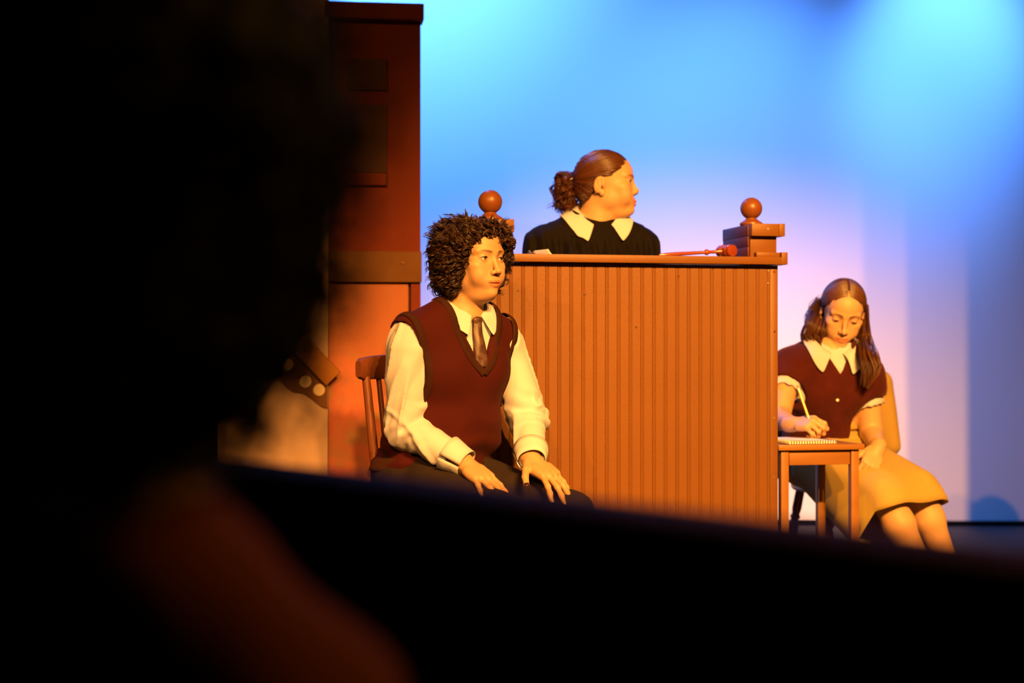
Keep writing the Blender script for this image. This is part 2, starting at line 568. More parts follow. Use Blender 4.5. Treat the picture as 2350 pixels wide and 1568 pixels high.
m = MB(); m.prism(pl, -0.006, 0.0); ct = m.build('brown_cutout', M_CUT, mu)
for dx, dz in ((0.040, 0.842), (0.104, 0.780), (0.154, 0.749), ):
    m = MB(); m.lathe([(0.0, -0.0015), (0.0215, -0.0015), (0.0215, 0.0015), (0.0, 0.0015)], 28, Matrix.Translation((dx, -0.0065, dz)) @ Matrix.Rotation(R(90), 4, 'X'))
    m.build('cream_disc', M_DISC, ct)
# ================================================================== judge's bench
BA = R(12)
be = empty('judge_bench', (0.3835, 5.02, 0), BA, 'tall brown beadboard judge bench with two ball finials', 'bench')
XR, XL, ZT, ZB = 0.4955, -0.490, 1.197, 1.1725
PITCH = 0.0391
def plank_mesh(wd, z0, z1):
    t = 0.012
    prof = [(0, 0.0), (0.0006, -0.0008)]
    # flat field, then a double groove with a bead
    g = wd - 0.0105
    prof = [(0, 0.0022), (0.0018, 0.0), (g, 0.0), (g + 0.0014, 0.0026), (g + 0.0028, 0.0004), (g + 0.0052, -0.0004), (g + 0.0076, 0.0004), (g + 0.0090, 0.0026), (wd, 0.0022), (wd, t), (0, t)]
    n = len(prof)
    V = [(x, y, z0) for x, y in prof] + [(x, y, z1) for x, y in prof]
    F = [tuple(range(n - 1, -1, -1)), tuple(range(n, 2 * n))]
    for i in range(n):
        j = (i + 1) % n
        F.append((i, j, n + j, n + i))
    return V, F
V, F = plank_mesh(PITCH, 0.0, 1.170)
first = None
x = XR - 0.0265
k = 0
while x - PITCH > XL - 0.001:
    if first is None:
        first = mesh_obj('plank', V, F, M_BENCH, be)
        o = first
    else:
        o = first.copy(); link(o, be)
    o.location = (x - PITCH, 0, 0)
    x -= PITCH
    k += 1
m = MB(); m.box(XR - 0.0262, XR, 0.0, 0.012, 0, 1.170, bev=0.001); ep = m.build('plank', M_BENCH, be)
if x - XL > 0.003:
    m = MB(); m.box(XL, x - 0.0003, 0.0, 0.012, 0, 1.170, bev=0.001); m.build('plank', M_BENCH, be)
m = MB(); m.box(XR - 0.02, XR, 0.0125, 0.30, 0, 1.170); m.build('side_panel', M_BENCH, be)
m = MB(); m.box(XL, XL + 0.02, 0.0125, 0.30, 0, 1.170); m.build('side_panel', M_BENCH, be)
m = MB(); m.box(XL + 0.02, XR - 0.02, 0.0125, 0.03, 0, 1.170); m.build('backing_panel', M_BENCH_SHADED, be)
# worktop and its end blocks
m = MB(); m.box(XL - 0.012, XR + 0.003, -0.031, 0.31, ZB, ZT, bev=0.0015); wt = m.build('worktop', M_BENCH, be)
# arm boxes
def arm(x0, x1, sign):
    a = bpy.data.objects.new('arm_box', None); link(a, be)
    m = MB(); m.box(x0, x1, 0.004, 0.245, ZT, 1.303, bev=0.0012); m.build('post_box', M_BENCH, a)
    inner = x0 if sign > 0 else x1
    # three horizontal bead boards on the inner cheek
    for z0, z1 in ((1.2, 1.232), (1.2335, 1.266), (1.2675, 1.301)):
        m = MB()
        q0, q1 = (inner - 0.006, inner - 0.0002) if sign > 0 else (inner + 0.0002, inner + 0.006)
        m.box(q0, q1, 0.012, 0.250, z0, z1, bev=0.0012); m.build('cheek_board', M_BENCH_SHADED, a)
    e0, e1 = (x0 - 0.002, x1 + 0.020) if sign > 0 else (x0 - 0.020, x1 + 0.002)
    m = MB(); m.box(x0 - 0.003 if sign > 0 else e0 + 0.019, x1 + 0.0005 if sign > 0 else x1 + 0.003, -0.019, 0.262, 1.2655, 1.3055, bev=0.0012); m.build('cap_board', M_BENCH, a)
    q = (x1 + 0.001, x1 + 0.0205) if sign > 0 else (x0 - 0.0205, x0 - 0.001)
    m = MB(); m.box(*q, -0.019, 0.262, 1.2655, 1.3065, bev=0.0012); m.build('cap_end', M_BENCH, a)
    m = MB(); m.box(x0 + (0.012 if sign > 0 else -0.012), x1 + (0.001 if sign > 0 else 0), -0.022, 0.004, ZT, 1.212, bev=0.001); m.build('base_strip', M_BENCH, a)
    q = (x1 + 0.004, x1 + 0.0245) if sign > 0 else (x0 - 0.0245, x0 - 0.0125)
    m = MB(); m.box(*q, -0.032, 0.312, 1.1725, 1.2125, bev=0.0012); m.build('base_end', M_BENCH, a)
    f = bpy.data.objects.new('finial', None)
    return a
arm(0.402, XR - 0.003, 1)
arm(XL + 0.002, -0.392, -1)
def finial(x, y, s):
    m = MB()
    m.lathe([(0.0, 0), (0.0365, 0), (0.0385, 0.004), (0.0375, 0.0085), (0.033, 0.011), (0.032, 0.0125), (0.028, 0.0145), (0.020, 0.020), (0.017, 0.0245), (0.017, 0.027), (0, 0.027)], 32,
            Matrix.Translation((x, y, 1.306)) @ Matrix.Scale(s, 4))
    c = m.build('finial_collar', M_FINIAL, be)
    b = bmesh.new(); bmesh.ops.create_uvsphere(b, u_segments=32, v_segments=20, radius=0.0362 * s, matrix=Matrix.Translation((x, y, 1.306 + (0.024 + 0.0325) * s)))
    me = bpy.data.meshes.new('finial_ball'); b.to_mesh(me); b.free()
    me.polygons.foreach_set('use_smooth', np.ones(len(me.polygons), dtype=bool)); me.materials.append(M_FINIAL)
    link(bpy.data.objects.new('finial_ball', me), be)
finial(0.432, 0.075, 1.0)
finial(-0.450, 0.06, 1.06)
# screw heads
def screw(px_local, z, mt=M_SCREW, r=0.0042, y=-0.0005):
    m = MB(); m.lathe([(0.0, -0.0012), (r, -0.0012), (r, 0.0005), (r * 0.55, 0.0008), (0, 0.0001)], 12, Matrix.Translation((px_local, y, z)) @ Matrix.Rotation(R(90), 4, 'X'))
    m.build('screw', mt, be)
for lx, z, mt in ((0.483, 1.150, M_SCREW), (0.463, 1.154, M_SCREWB), (0.462, 1.113, M_SCREWB), (0.484, 0.955, M_SCREW), (0.483, 0.673, M_SCREWB), (0.482, 0.48, M_SCREWB),
              (0.156, 1.134, M_SCREW), (-0.373, 1.083, M_SCREW), (0.014, 0.968, M_SCREW), (-0.155, 1.073, M_SCREW)):
    screw(lx, z, mt, 0.0034)
screw(0.455, 1.288, M_SCREWB, 0.004, -0.0195)

# ================================================================== gavel
ga = empty('gavel', (0.0, 0.0, 0.0), 0, 'polished red wooden gavel lying on the judge bench worktop', 'gavel')
M_GAV = mat('polished_red_wood', (0.21, 0.036, 0.012), rough=0.22, spec=0.6, coat=0.5, var=0.15, vscale=40)
hd_c = at(1667, 572, 5.13); hd_c.z = ZT + 0.0215
hdir = Vector((0.50, -0.86, 0.0)).normalized()
q = Vector((0, 0, 1)).rotation_difference(hdir).to_matrix().to_4x4()
prof = [(0, -0.036), (0.013, -0.036), (0.0185, -0.034), (0.0205, -0.030), (0.0205, -0.022), (0.019, -0.020), (0.019, -0.018), (0.0212, -0.016), (0.0212, -0.012), (0.0188, -0.010),
        (0.0188, 0.010), (0.0212, 0.012), (0.0212, 0.016), (0.019, 0.018), (0.019, 0.020), (0.0205, 0.022), (0.0205, 0.030), (0.0185, 0.034), (0.013, 0.0358), (0, 0.0364)]
m = MB(); m.lathe(prof, 32, Matrix.Translation(hd_c) @ q); m.build('gavel_head', M_GAV, ga)
tip = at(1512, 583, 5.08); tip.z = ZT + 0.0055
hv = (hd_c - tip); Lh = hv.length - 0.018; q2 = Vector((0, 0, 1)).rotation_difference(hv).to_matrix().to_4x4()
hp = [(0, 0), (0.0032, 0.0), (0.0045, 0.004), (0.0062, 0.03), (0.0066, 0.06), (0.0060, 0.10), (0.0052, Lh - 0.062), (0.0058, Lh - 0.058), (0.0092, Lh - 0.054), (0.0098, Lh - 0.050), (0.0092, Lh - 0.046),
      (0.0056, Lh - 0.042), (0.0052, Lh - 0.036), (0.0062, Lh - 0.012), (0.0082, Lh - 0.004), (0.0085, Lh + 0.004), (0, Lh + 0.004)]
m = MB(); m.lathe(hp, 20, Matrix.Translation(tip) @ q2); m.build('handle', M_GAV, ga)

# ================================================================== loose papers on the bench
M_PAPER = mat('cream_paper', (0.70, 0.68, 0.60), rough=0.85, spec=0.1)
def sheet(px, Y, wd, dp, rz, lift, curl, label):
    c = at(px, 584, Y); nx, ny = 10, 8
    V, F = [], []
    for i in range(nx + 1):
        for j in range(ny + 1):
            u, v = i / nx - .5, j / ny - .5
            z = lift + curl * max(0, -u - 0.1) ** 2 * 4 + curl * 0.6 * max(0, u - 0.25) ** 2 * 4
            V.append((u * wd, v * dp, z))
    for i in range(nx):
        for j in range(ny):
            a = i * (ny + 1) + j
            F.append((a, a + ny + 1, a + ny + 2, a + 1))
    o = mesh_obj('paper_sheet', V, F, M_PAPER, smooth=True)
    o.location = (c.x, c.y, ZT); o.rotation_euler = (0, 0, rz)
    s = o.modifiers.new('thickness', 'SOLIDIFY'); s.thickness = 0.0006; s.offset = 1
    return tag(o, label, 'paper', 'loose papers on the bench')
sheet(1248, 5.12, 0.100, 0.13, R(14), 0.0002, 0.020, 'bottom cream paper sheet lying on the bench beneath two others')
sheet(1241, 5.14, 0.082, 0.10, R(2), 0.0012, 0.032, 'middle cream paper with one corner curled up on the bench')
sheet(1262, 5.15, 0.070, 0.10, R(28), 0.0035, 0.034, 'topmost folded cream paper on the bench near the curly-haired witness')

# ================================================================== wooden chairs
M_CHAIR = mat('chair_brown_wood', (0.17, 0.050, 0.018), rough=0.4, var=0.2, vscale=14, spec=0.4, stretch=(1, 1, .15))
def turned(p0, p1, r, n=14, fancy=True):
    p0 = Vector(p0); p1 = Vector(p1); L = (p1 - p0).length
    q = Vector((0, 0, 1)).rotation_difference(p1 - p0).to_matrix().to_4x4()
    pr = [(0, 0), (r * .75, 0), (r * .85, .1 * L), (r * 1.0, .35 * L), (r * 1.12, .5 * L), (r * 1.05, .62 * L), (r * .8, .66 * L), (r * 1.1, .69 * L), (r * .8, .72 * L), (r * 1.0, .78 * L), (r * .95, L), (0, L)] if fancy else [(0, 0), (r * .85, 0), (r * 1.05, L * .45), (r * .9, L), (0, L)]
    m = MB(); m.lathe(pr, n, Matrix.Translation(p0) @ q); return m
def side_chair(name, loc, rz, label, seat_h=0.44, back_h=0.80, lean=0.085, hw=0.228):
    """front of the chair is local -y"""
    c = empty(name, (loc[0], loc[1], 0), rz, label, 'chair')
    # scooped seat
    nx, V, F = 16, [], []
    outline = []
    for i in range(28):
        a = 2 * math.pi * i / 28
        ca, sa = math.cos(a), math.sin(a)
        e = 0.5
        outline.append((0.205 * math.copysign(abs(ca) ** e, ca) * (1.0 - 0.06 * sa), 0.205 * math.copysign(abs(sa) ** e, sa)))
    V = [(x * .97, y * .97, seat_h - 0.034) for x, y in outline] + [(x, y, seat_h - 0.026) for x, y in outline] + [(x, y, seat_h - 0.008) for x, y in outline] + [(x * .975, y * .975, seat_h) for x, y in outline] + [(x * .5, y * .5, seat_h - 0.010) for x, y in outline]
    for l in range(4):
        for i in range(28):
            j = (i + 1) % 28
            F.append((l * 28 + i, l * 28 + j, (l + 1) * 28 + j, (l + 1) * 28 + i))
    F.append(tuple(range(27, -1, -1))); F.append(tuple(range(4 * 28, 5 * 28)))
    mesh_obj('seat', V, F, M_CHAIR, c, smooth='auto')
    for sx in (-1, 1):
        turned((sx * 0.20, -0.20, 0), (sx * 0.15, -0.145, seat_h - 0.03), 0.019).build('leg', M_CHAIR, c)
        turned((sx * 0.19, 0.215, 0), (sx * 0.145, 0.145, seat_h - 0.03), 0.018).build('leg', M_CHAIR, c)
    turned((-0.178, -0.175, 0.19), (0.178, -0.175, 0.19), 0.012, 10).build('stretcher', M_CHAIR, c)
    for sx in (-1, 1):
        turned((sx * 0.178, -0.17, 0.16), (sx * 0.172, 0.185, 0.16), 0.011, 10).build('stretcher', M_CHAIR, c)
    yb, yt = 0.178, 0.178 + lean
    for sx in (-1, 1):
        turned((sx * (hw - .038), yb - .01, seat_h - 0.01), (sx * (hw - .034), yt, back_h - 0.055), 0.0135, fancy=False).build('back_post', M_CHAIR, c)
    for sx in (-0.085, 0.0, 0.085):
        turned((sx, yb + 0.012, seat_h - 0.01), (sx * 1.05, yt + 0.022, back_h - 0.055), 0.0085, fancy=False).build('spindle', M_CHAIR, c)
    # lower cross rail
    m = MB(); m.tube([(sx, yb + 0.012 + 0.02 * (1 - (sx / .185) ** 2), seat_h + 0.10) for sx in np.linspace(-(hw - .024), hw - .024, 12)], 0.013, 10); m.build('lower_rail', M_CHAIR, c)
    # curved crest rail with rounded ends
    V, F = [], []
    n, prof = 22, []
    for i in range(n + 1):
        t = i / n * 2 - 1
        x = t * hw; y = yt + 0.035 * (1 - t * t) - 0.004
        hh = 0.031 * min(1, (1 - abs(t)) * 9 + 0.55) ** 0.5 + 0.006 * (1 - t * t)
        th = 0.017 * min(1, (1 - abs(t)) * 9 + 0.55) ** 0.5
        zc = back_h - 0.032 + 0.006 * (1 - t * t)
        ring = []
        for a in range(12):
            an = 2 * math.pi * a / 12
            ca, sa = math.cos(an), math.sin(an)
            ring.append((x, y + th * math.copysign(abs(ca) ** .45, ca), zc + hh * math.copysign(abs(sa) ** .45, sa)))
        V += ring
    for i in range(n):
        for a in range(12):
            b = (a + 1) % 12
            F.append((i * 12 + a, i * 12 + b, (i + 1) * 12 + b, (i + 1) * 12 + a))
    F.append(tuple(range(11, -1, -1))); F.append(tuple(range(n * 12, n * 12 + 12)))
    mesh_obj('crest_rail', V, F, M_CHAIR, c, smooth='auto')
    return c
WA = R(47)
side_chair('wooden_chair', (-0.155, 4.540), WA, 'brown wooden chair under the witness in the maroon vest', back_h=0.872, lean=0.045, hw=0.192)
CA = R(12)
side_chair('wooden_chair', (1.275, 5.88), CA, 'brown wooden chair under the writer in the tan skirt', seat_h=0.40, back_h=0.80, hw=.235)

# ================================================================== small side table, notebook, pencil
TBA = R(12)
M_TABLE = mat('table_warm_wood', (0.25, 0.105, 0.022), rough=0.45, var=0.18, vscale=10, spec=0.35, stretch=(.3, 1, 1))
tb = empty('side_table', (0.990, 5.345, 0), TBA, 'small square brown side table beside the judge bench', 'table')
TZ = 0.582
m = MB(); m.box(-0.152, 0.152, -0.165, 0.165, TZ - 0.018, TZ, bev=0.002); m.build('table_top', M_TABLE, tb)
for sx in (-1, 1):
    for sy in (-1, 1):
        cx, cy = sx * 0.124, sy * 0.138
        m = MB(); m.box(cx - 0.0135, cx + 0.0135, cy - 0.0135, cy + 0.0135, 0, TZ - 0.0185, bev=0.0015); m.build('leg', M_TABLE, tb)
for sy in (-1, 1):
    m = MB(); m.box(-0.107, 0.107, sy * 0.138 - 0.009, sy * 0.138 + 0.009, TZ - 0.068, TZ - 0.0185, bev=0.001); m.build('apron', M_TABLE, tb)
for sx in (-1, 1):
    m = MB(); m.box(sx * 0.124 - 0.009, sx * 0.124 + 0.009, -0.12, 0.12, TZ - 0.068, TZ - 0.0185, bev=0.001); m.build('apron', M_TABLE, tb)

nb = empty('spiral_notebook', (0.980, 5.315, TZ), TBA + R(3), 'open spiral notebook under the writing hand on the small table', 'notebook')
M_COVER = mat('notebook_cover', (0.16, 0.08, 0.05), rough=0.6)
M_WIRE = mat('notebook_wire', (0.75, 0.7, 0.6), rough=0.3, metal=0.9)
m = MB(); m.box(-0.105, 0.068, -0.13, 0.13, 0.0002, 0.002); m.build('back_cover', M_COVER, nb)
m = MB(); m.box(-0.104, 0.067, -0.129, 0.129, 0.0022, 0.011, bev=0.0008); m.build('page_block', M_PAPER, nb)
for i in range(18):
    xx = -0.098 + i * 0.0094
    m = MB(); m.tube([(xx + 0.0008 * math.sin(a), -0.128 + 0.0075 * math.cos(a), 0.0075 + 0.0070 * math.sin(a)) for a in np.linspace(0, 2 * math.pi, 13)], 0.0011, 5, cap=False)
    m.build('wire_ring', M_WIRE, nb)

# ================================================================== courtroom rail across the front
M_RAIL = mat('dark_rail_wood', (0.045, 0.018, 0.013), rough=0.85, var=0.2, vscale=12, spec=0.08)
rl = empty('courtroom_rail', (-0.32, 1.80, 0), math.atan2(-0.80, 0.65), 'dark wooden courtroom rail running low across the front', 'railing')
RZ = 0.772
m = MB(); m.box(-0.55, 1.75, -0.075, 0.012, RZ - 0.030, RZ, bev=0.006); m.build('top_rail', M_RAIL, rl)
m = MB(); m.box(-0.55, 1.75, -0.052, -0.012, RZ - 0.125, RZ - 0.055, bev=0.002); m.build('upper_rail', M_RAIL, rl)
m = MB(); m.box(-0.55, 1.75, -0.052, -0.012, 0.08, 0.16, bev=0.002); m.build('lower_rail', M_RAIL, rl)
for xx in (-0.50, 0.50, 0.985, 1.60):
    m = MB(); m.box(xx - 0.028, xx + 0.028, -0.06, -0.004, 0.0, RZ - 0.031, bev=0.003); m.build('post', M_RAIL, rl)
m = MB(); m.box(-0.55, 1.75, -0.024, -0.014, 0.02, RZ - 0.031); m.build('back_panel', M_RAIL, rl)
for a, b in ((-0.45, -0.22), (-0.14, 0.09), (0.17, 0.42), (0.58, 0.70), (0.78, 0.90), (1.07, 1.19), (1.27, 1.39)):
    m = MB(); m.box(a, b, -0.040, -0.024, 0.14, RZ - 0.12, bev=0.002); m.build('rail_slat', M_RAIL, rl)
# ================================================================== people: materials and builders
M_SKIN = mat('skin', (0.72, 0.44, 0.30), rough=0.5, spec=0.35, sss=0.12, attr='tint', bump=0.06, bscale=900)
M_EYE = mat('eyeball', (0.8, 0.78, 0.74), rough=0.12, spec=0.6, attr='tint')
M_LASH = mat('dark_lashes', (0.02, 0.010, 0.006), rough=0.6)
M_SHIRT = mat('cream_shirt_cotton', (0.49, 0.48, 0.56), rough=0.85, spec=0.15, bump=0.25, bscale=700)
M_NAIL = mat('finger_nail', (0.54, 0.36, 0.26), rough=0.3, spec=0.5)
M_NAILD = mat('dark_nail_varnish', (0.03, 0.008, 0.010), rough=0.2, spec=0.6)
SKIN = np.array([0.42, 0.240, 0.130])

def frame(yaw, pitch=0.0, roll=0.0):
    """columns = local axes in world. local x = the figure's left, -y = forward, z = up; pitch > 0 nods down"""
    m = Matrix.Rotation(yaw, 3, 'Z') @ Matrix.Rotation(roll, 3, 'Y') @ Matrix.Rotation(pitch, 3, 'X')
    return np.array(m, dtype=np.float32)

def loc(f, o, A):
    o = np.asarray(o, dtype=np.float32)
    return lambda P: f((P - o) @ A)
def W(o, A, p):
    return np.asarray(o) + A @ np.asarray(p, dtype=np.float32)

def head_ops(o, A, full=0.0, open_=0.0042, lid_z=-0.001, ears=True, smile=0.0, nose=1.0, chin=0.0, up=0.0):
    ops = []
    def add(f, k): ops.append(('+', loc(f, o, A), k))
    def sub(f, k): ops.append(('-', loc(f, o, A), k))
    add(ell((0, .012, .028), (.0725, .0935, .080)), .01)
    add(ell((0, -.028, .032), (.060, .0635, .060)), .02)
    add(ell((0, -.022, -.025), (.0615 + full * .004, .066, .072)), .02)
    add(ell((0, -.030, -.068), (.046 + full * .008, .055, .039)), .02)
    for s in (-1, 1):
        add(ell((s * (.043 + full * .004), -.006, -.060), (.014, .022, .020)), .03)
        add(ell((s * .043, -.058, -.021), (.020, .022, .015)), .02)
        add(ell((s * .032, -.064, -.050), (.024 + full * .004, .021 + full * .003, .024 + full * .004)), .02)
        add(cone((s * .011, -.0850, .0165), (s * .046, -.0715, .0195), .0065, .006), .014)
    add(ell((0, -.0765 - chin, -.0965), (.0185, .0165, .0135)), .018)
    if full > 0:
        add(ell((0, -.035, -.105), (.036, .040, .022)), .025)
    for s in (-1, 1):
        sub(ell((s * .030, -.0985, -.0005), (.0165, .0125, .0105)), .013)
    # nose
    ty = -.0995 - .007 * nose
    add(cone((0, -.0862, .006), (0, ty + .003, -.034 + up), .0060, .0078), .010)
    add(ell((0, ty - .001 * nose, -.0375 + up), (.0092, .0088, .0080)), .006)
    for s in (-1, 1):
        add(ell((s * .0115, -.0965, -.0415 + up * .6), (.0068, .0095, .0068)), .005)
    # mouth region
    add(ell((0, -.0775, -.067), (.029, .0195, .021)), .014)
    sub(ell((0, -.103, -.0555), (.0032, .0065, .007)), .005)
    for s in (-1, 1):
        sub(ell((s * .0058, -.1000, -.0468 + up * .6), (.0030, .0042, .0016)), .002)
        add(cone((s * .0215, -.0850, -.0705 + smile), (s * .0045, -.0965, -.0663), .0030, .0046), .004)
        add(cone((s * .0195, -.0850, -.0725 + smile), (s * .0035, -.0945, -.0770), .0036, .0056), .004)
        # lids
        add(ell((s * .031, -.0755, 0), (.0138, .0130, .0128)), .004)
    sub(ell((0, -.0935, -.0708), (.0235, .0090, .0009)), .0022)
    for s in (-1, 1):
        sub(ell((s * .031, -.0895, lid_z), (.0128, .0088, open_)), .0014)
        sub(cone((s * .019, -.0905, .0062 + lid_z), (s * .043, -.0845, .0062 + lid_z), .0006, .0006), .005)
        if ears:
            t = R(12)
            Me = np.array([[1, 0, 0], [0, math.cos(t), math.sin(t)], [0, -math.sin(t), math.cos(t)]])
            add(ell((s * .0760, .018, -.010), (.0060, .0190, .0310), Me), .004)
            add(ell((s * .0740, .009, -.040), (.0055, .0090, .0110), Me), .004)
            sub(ell((s * .0825, .015, -.003), (.0050, .0120, .0215), Me), .003)
            add(cone((s * .0785, .020, .010), (s * .0785, .018, -.020), .0030, .0026), .003)
            add(ell((s * .0765, .003, -.016), (.0050, .0045, .0070), Me), .003)
            sub(ell((s * .0800, .010, -.022), (.0070, .0050, .0080), Me), .003)
    return ops

def skin_tint(V, heads, lips=(0.62, 0.22, 0.16), brow=(0.09, 0.035, 0.018), brow_amt=1.0, base=SKIN):
    c = np.tile(base, (len(V), 1))
    for o, A in heads:
        q = (V - np.asarray(o)) @ A
        x, y, z = np.abs(q[:, 0]), q[:, 1], q[:, 2]
        near = (np.abs(q) < .14).all(1)
        def mixc(mask, col):
            mk = np.clip(mask, 0, 1)[:, None] * near[:, None]
            c[:] = c * (1 - mk) + np.asarray(col) * mk
        # rosy cheeks, nose
        ch = np.exp(-(((x - .040) / .018) ** 2 + ((z + .036) / .016) ** 2)) * (y < -.03)
        mixc(ch * .35, (0.50, 0.25, 0.15))
        # lips
        zu = -.0612 - 0.10 * np.maximum(x - .004, 0) - 6.0 * np.maximum(x - .010, 0) ** 2
        zl = -.0835 + 16.0 * x ** 2
        lip = np.clip((zu - z) / .0016, 0, 1) * np.clip((z - zl) / .0018, 0, 1) * np.clip((.0245 - x) / .002, 0, 1) * (y < -.078)
        mixc(lip * .85, lips)
        sl = np.exp(-((z + .0708) / .0012) ** 2) * (x < .0225) * (y < -.078)
        mixc(sl * .75, (0.22, 0.06, 0.04))
        # brows
        zb = .0165 + .0035 * np.sin(np.clip((x - .012) / .036, 0, 1) * 2.3) * 1.2 - .10 * np.maximum(x - .038, 0)
        th = .0036 * np.clip((.052 - x) / .03, .25, 1)
        br = np.clip(1.5 - np.abs(z - zb) / th, 0, 1) * np.clip((x - .0095) / .004, 0, 1) * np.clip((.051 - x) / .006, 0, 1) * (y < -.05)
        mixc(br * .8 * brow_amt, brow)
        # eye rims and nostrils
        rim = np.exp(-(((x - .031) / .017) ** 2 + ((z + .001) / .0075) ** 2) ** 2) * (y < -.06)
        mixc(rim * .45, (0.36, 0.17, 0.10))
        no = np.exp(-(((x - .0058) / .0034) ** 2 + ((z + .0465) / .0026) ** 2)) * (y < -.09)
        mixc(no * .8, (0.14, 0.035, 0.025))
    return c

def eyes(parent, o, A, gaze=(0, 0), iris=(0.07, 0.03, 0.015), open_=0.0042, lid_z=-0.001, lash=0.0013):
    for s in (-1, 1):
        c = W(o, A, (s * .031, -.0755, 0))
        b = bmesh.new(); bmesh.ops.create_uvsphere(b, u_segments=40, v_segments=28, radius=0.0118)
        V = np.array([v.co[:] for v in b.verts]); F = [[v.index for v in f.verts] for f in b.faces]; b.free()
        g = np.array([math.sin(gaze[0]) * math.cos(gaze[1]), -math.cos(gaze[0]) * math.cos(gaze[1]), math.sin(gaze[1])])
        ang = np.arccos(np.clip(V @ g / .0118, -1, 1))
        col = np.tile(np.array([.50, .48, .45]), (len(V), 1))
        col[ang < .56] = iris
        col[ang < .24] = (.008, .006, .005)
        mesh_obj('eye', V @ A.T + c, F, M_EYE, parent, smooth=True, color=col)
        pts = []
        for t in np.linspace(-1, 1, 11):
            x = t * .0128
            zz = lid_z + open_ * math.sqrt(max(0, 1 - t * t)) + .0004
            yy = -math.sqrt(max(1e-8, .0136 ** 2 - min(abs(x), .0125) ** 2 - zz * zz))
            pts.append(W(o, A, (s * .031 + x, -.0755 + yy - .0004, zz)))
        m = MB(); m.tube(pts, [lash * (.5 + .5 * (1 - t * t)) for t in np.linspace(-1, 1, 11)], 6); m.build('eyelashes', M_LASH, parent, smooth=True)

def hand_ops(wrist, fdir, back, thumb_sign, curl=(8, 10, 10, 12), mid=(14, 16, 16, 18), spread=(7, 1, -6, -13), thumb=None, scale=1.0, wr=0.026):
    """fdir: where the fingers point, back: normal of the back of the hand; thumb on +x*thumb_sign. Returns ops and finger tip frames"""
    y = np.asarray(fdir, dtype=float); y /= np.linalg.norm(y)
    z = np.asarray(back, dtype=float); z -= y * (z @ y); z /= np.linalg.norm(z)
    x = np.cross(y, z) * thumb_sign
    A = np.stack([x, y, z], 1)
    w0 = np.asarray(wrist, dtype=float)
    def T(p): return w0 + A @ (np.asarray(p) * scale)
    Mi = A.T
    ops = []
    def add(f, k): ops.append(('+', f, k))
    add(cone(w0 - y * .02, T((0, .02, 0)), wr, wr * .88), .012)
    add(ell(T((.002, .052, -.002)), np.array((.037, .050, .0155)) * scale, Mi), .016)
    add(rbox(T((0, .066, .001)), np.array((.037, .030, .0120)) * scale, .010 * scale, Mi), .012)
    add(ell(T((.022, .034, -.008)), np.array((.017, .032, .015)) * scale, Mi), .012)
    base = [(.0285, .090, .001), (.0100, .096, .003), (-.0090, .093, .002), (-.0270, .083, -.001)]
    lens = [(.040, .025, .021), (.044, .028, .022), (.041, .026, .021), (.032, .020, .019)]
    rr = [.0088, .0090, .0086, .0076]
    tips = []
    for i in range(4):
        p = T(base[i])
        a = R(spread[i]); b = R(curl[i])
        d = np.array([math.sin(a) * math.cos(b), math.cos(a) * math.cos(b), -math.sin(b)])
        r = rr[i] * scale
        add(cone(T(np.array(base[i]) - np.array([0, .022, .002])), p, r * 1.10, r * 1.12), .008)
        for sgm in range(3):
            q = p + A @ d * lens[i][sgm] * scale
            add(cone(p, q, r * (1.05 - .08 * sgm), r * (.97 - .09 * sgm)), .0035)
            if sgm < 2:
                add(ell(q, (r * 1.04,) * 3), .003)
                b += R(mid[i])
                d = np.array([math.sin(a) * math.cos(b), math.cos(a) * math.cos(b), -math.sin(b)])
            p = q
        up = np.array([0, math.sin(b), math.cos(b)])
        tips.append((p, A @ d, A @ up, r * .78))
    th = thumb or [(.026, .016, -.006), (.046, .046, -.010), (.056, .074, -.013), (.061, .098, -.018)]
    tr = [.0145, .0112, .0102, .0085]
    for i in range(3):
        add(cone(T(th[i]), T(th[i + 1]), tr[i] * scale, tr[i + 1] * scale), .007 if i == 0 else .0035)
    d = T(th[3]) - T(th[2]); d /= np.linalg.norm(d)
    up = A @ np.array([.35, 0, .94]); up -= d * (up @ d); up /= np.linalg.norm(up)
    tips.append((T(th[3]), d, up, tr[3] * scale))
    return ops, tips

def nails(parent, tips, mats):
    for i, (p, d, up, r) in enumerate(tips):
        side = np.cross(d, up)
        V, F = [], []
        nu, nv = 5, 4
        for a in range(nu):
            for b in range(nv):
                u = (a / (nu - 1) - .5) * 2; v = b / (nv - 1)
                V.append(p + side * (u * r * .78) + d * (v * r * 1.35 - r * .25) + up * (r * (1.02 - .22 * u * u) - .10 * r * v * v))
        for a in range(nu - 1):
            for b in range(nv - 1):
                F.append((a * nv + b, (a + 1) * nv + b, (a + 1) * nv + b + 1, a * nv + b + 1))
        o = mesh_obj('finger_nail', V, F, mats[i % len(mats)], parent, smooth=True)
        s = o.modifiers.new('thickness', 'SOLIDIFY'); s.thickness = 0.0008; s.offset = 0

def grad(f, P, e=0.0015):
    g = np.zeros_like(P)
    for a in range(3):
        d = np.zeros(3, dtype=P.dtype); d[a] = e
        g[:, a] = f(P + d) - f(P - d)
    return g / (np.linalg.norm(g, axis=1, keepdims=True) + 1e-9)
def project(f, P, off=0.0, it=4):
    P = np.asarray(P, dtype=np.float32).copy()
    for _ in range(it):
        P -= grad(f, P) * (f(P) - off)[:, None]
    return P

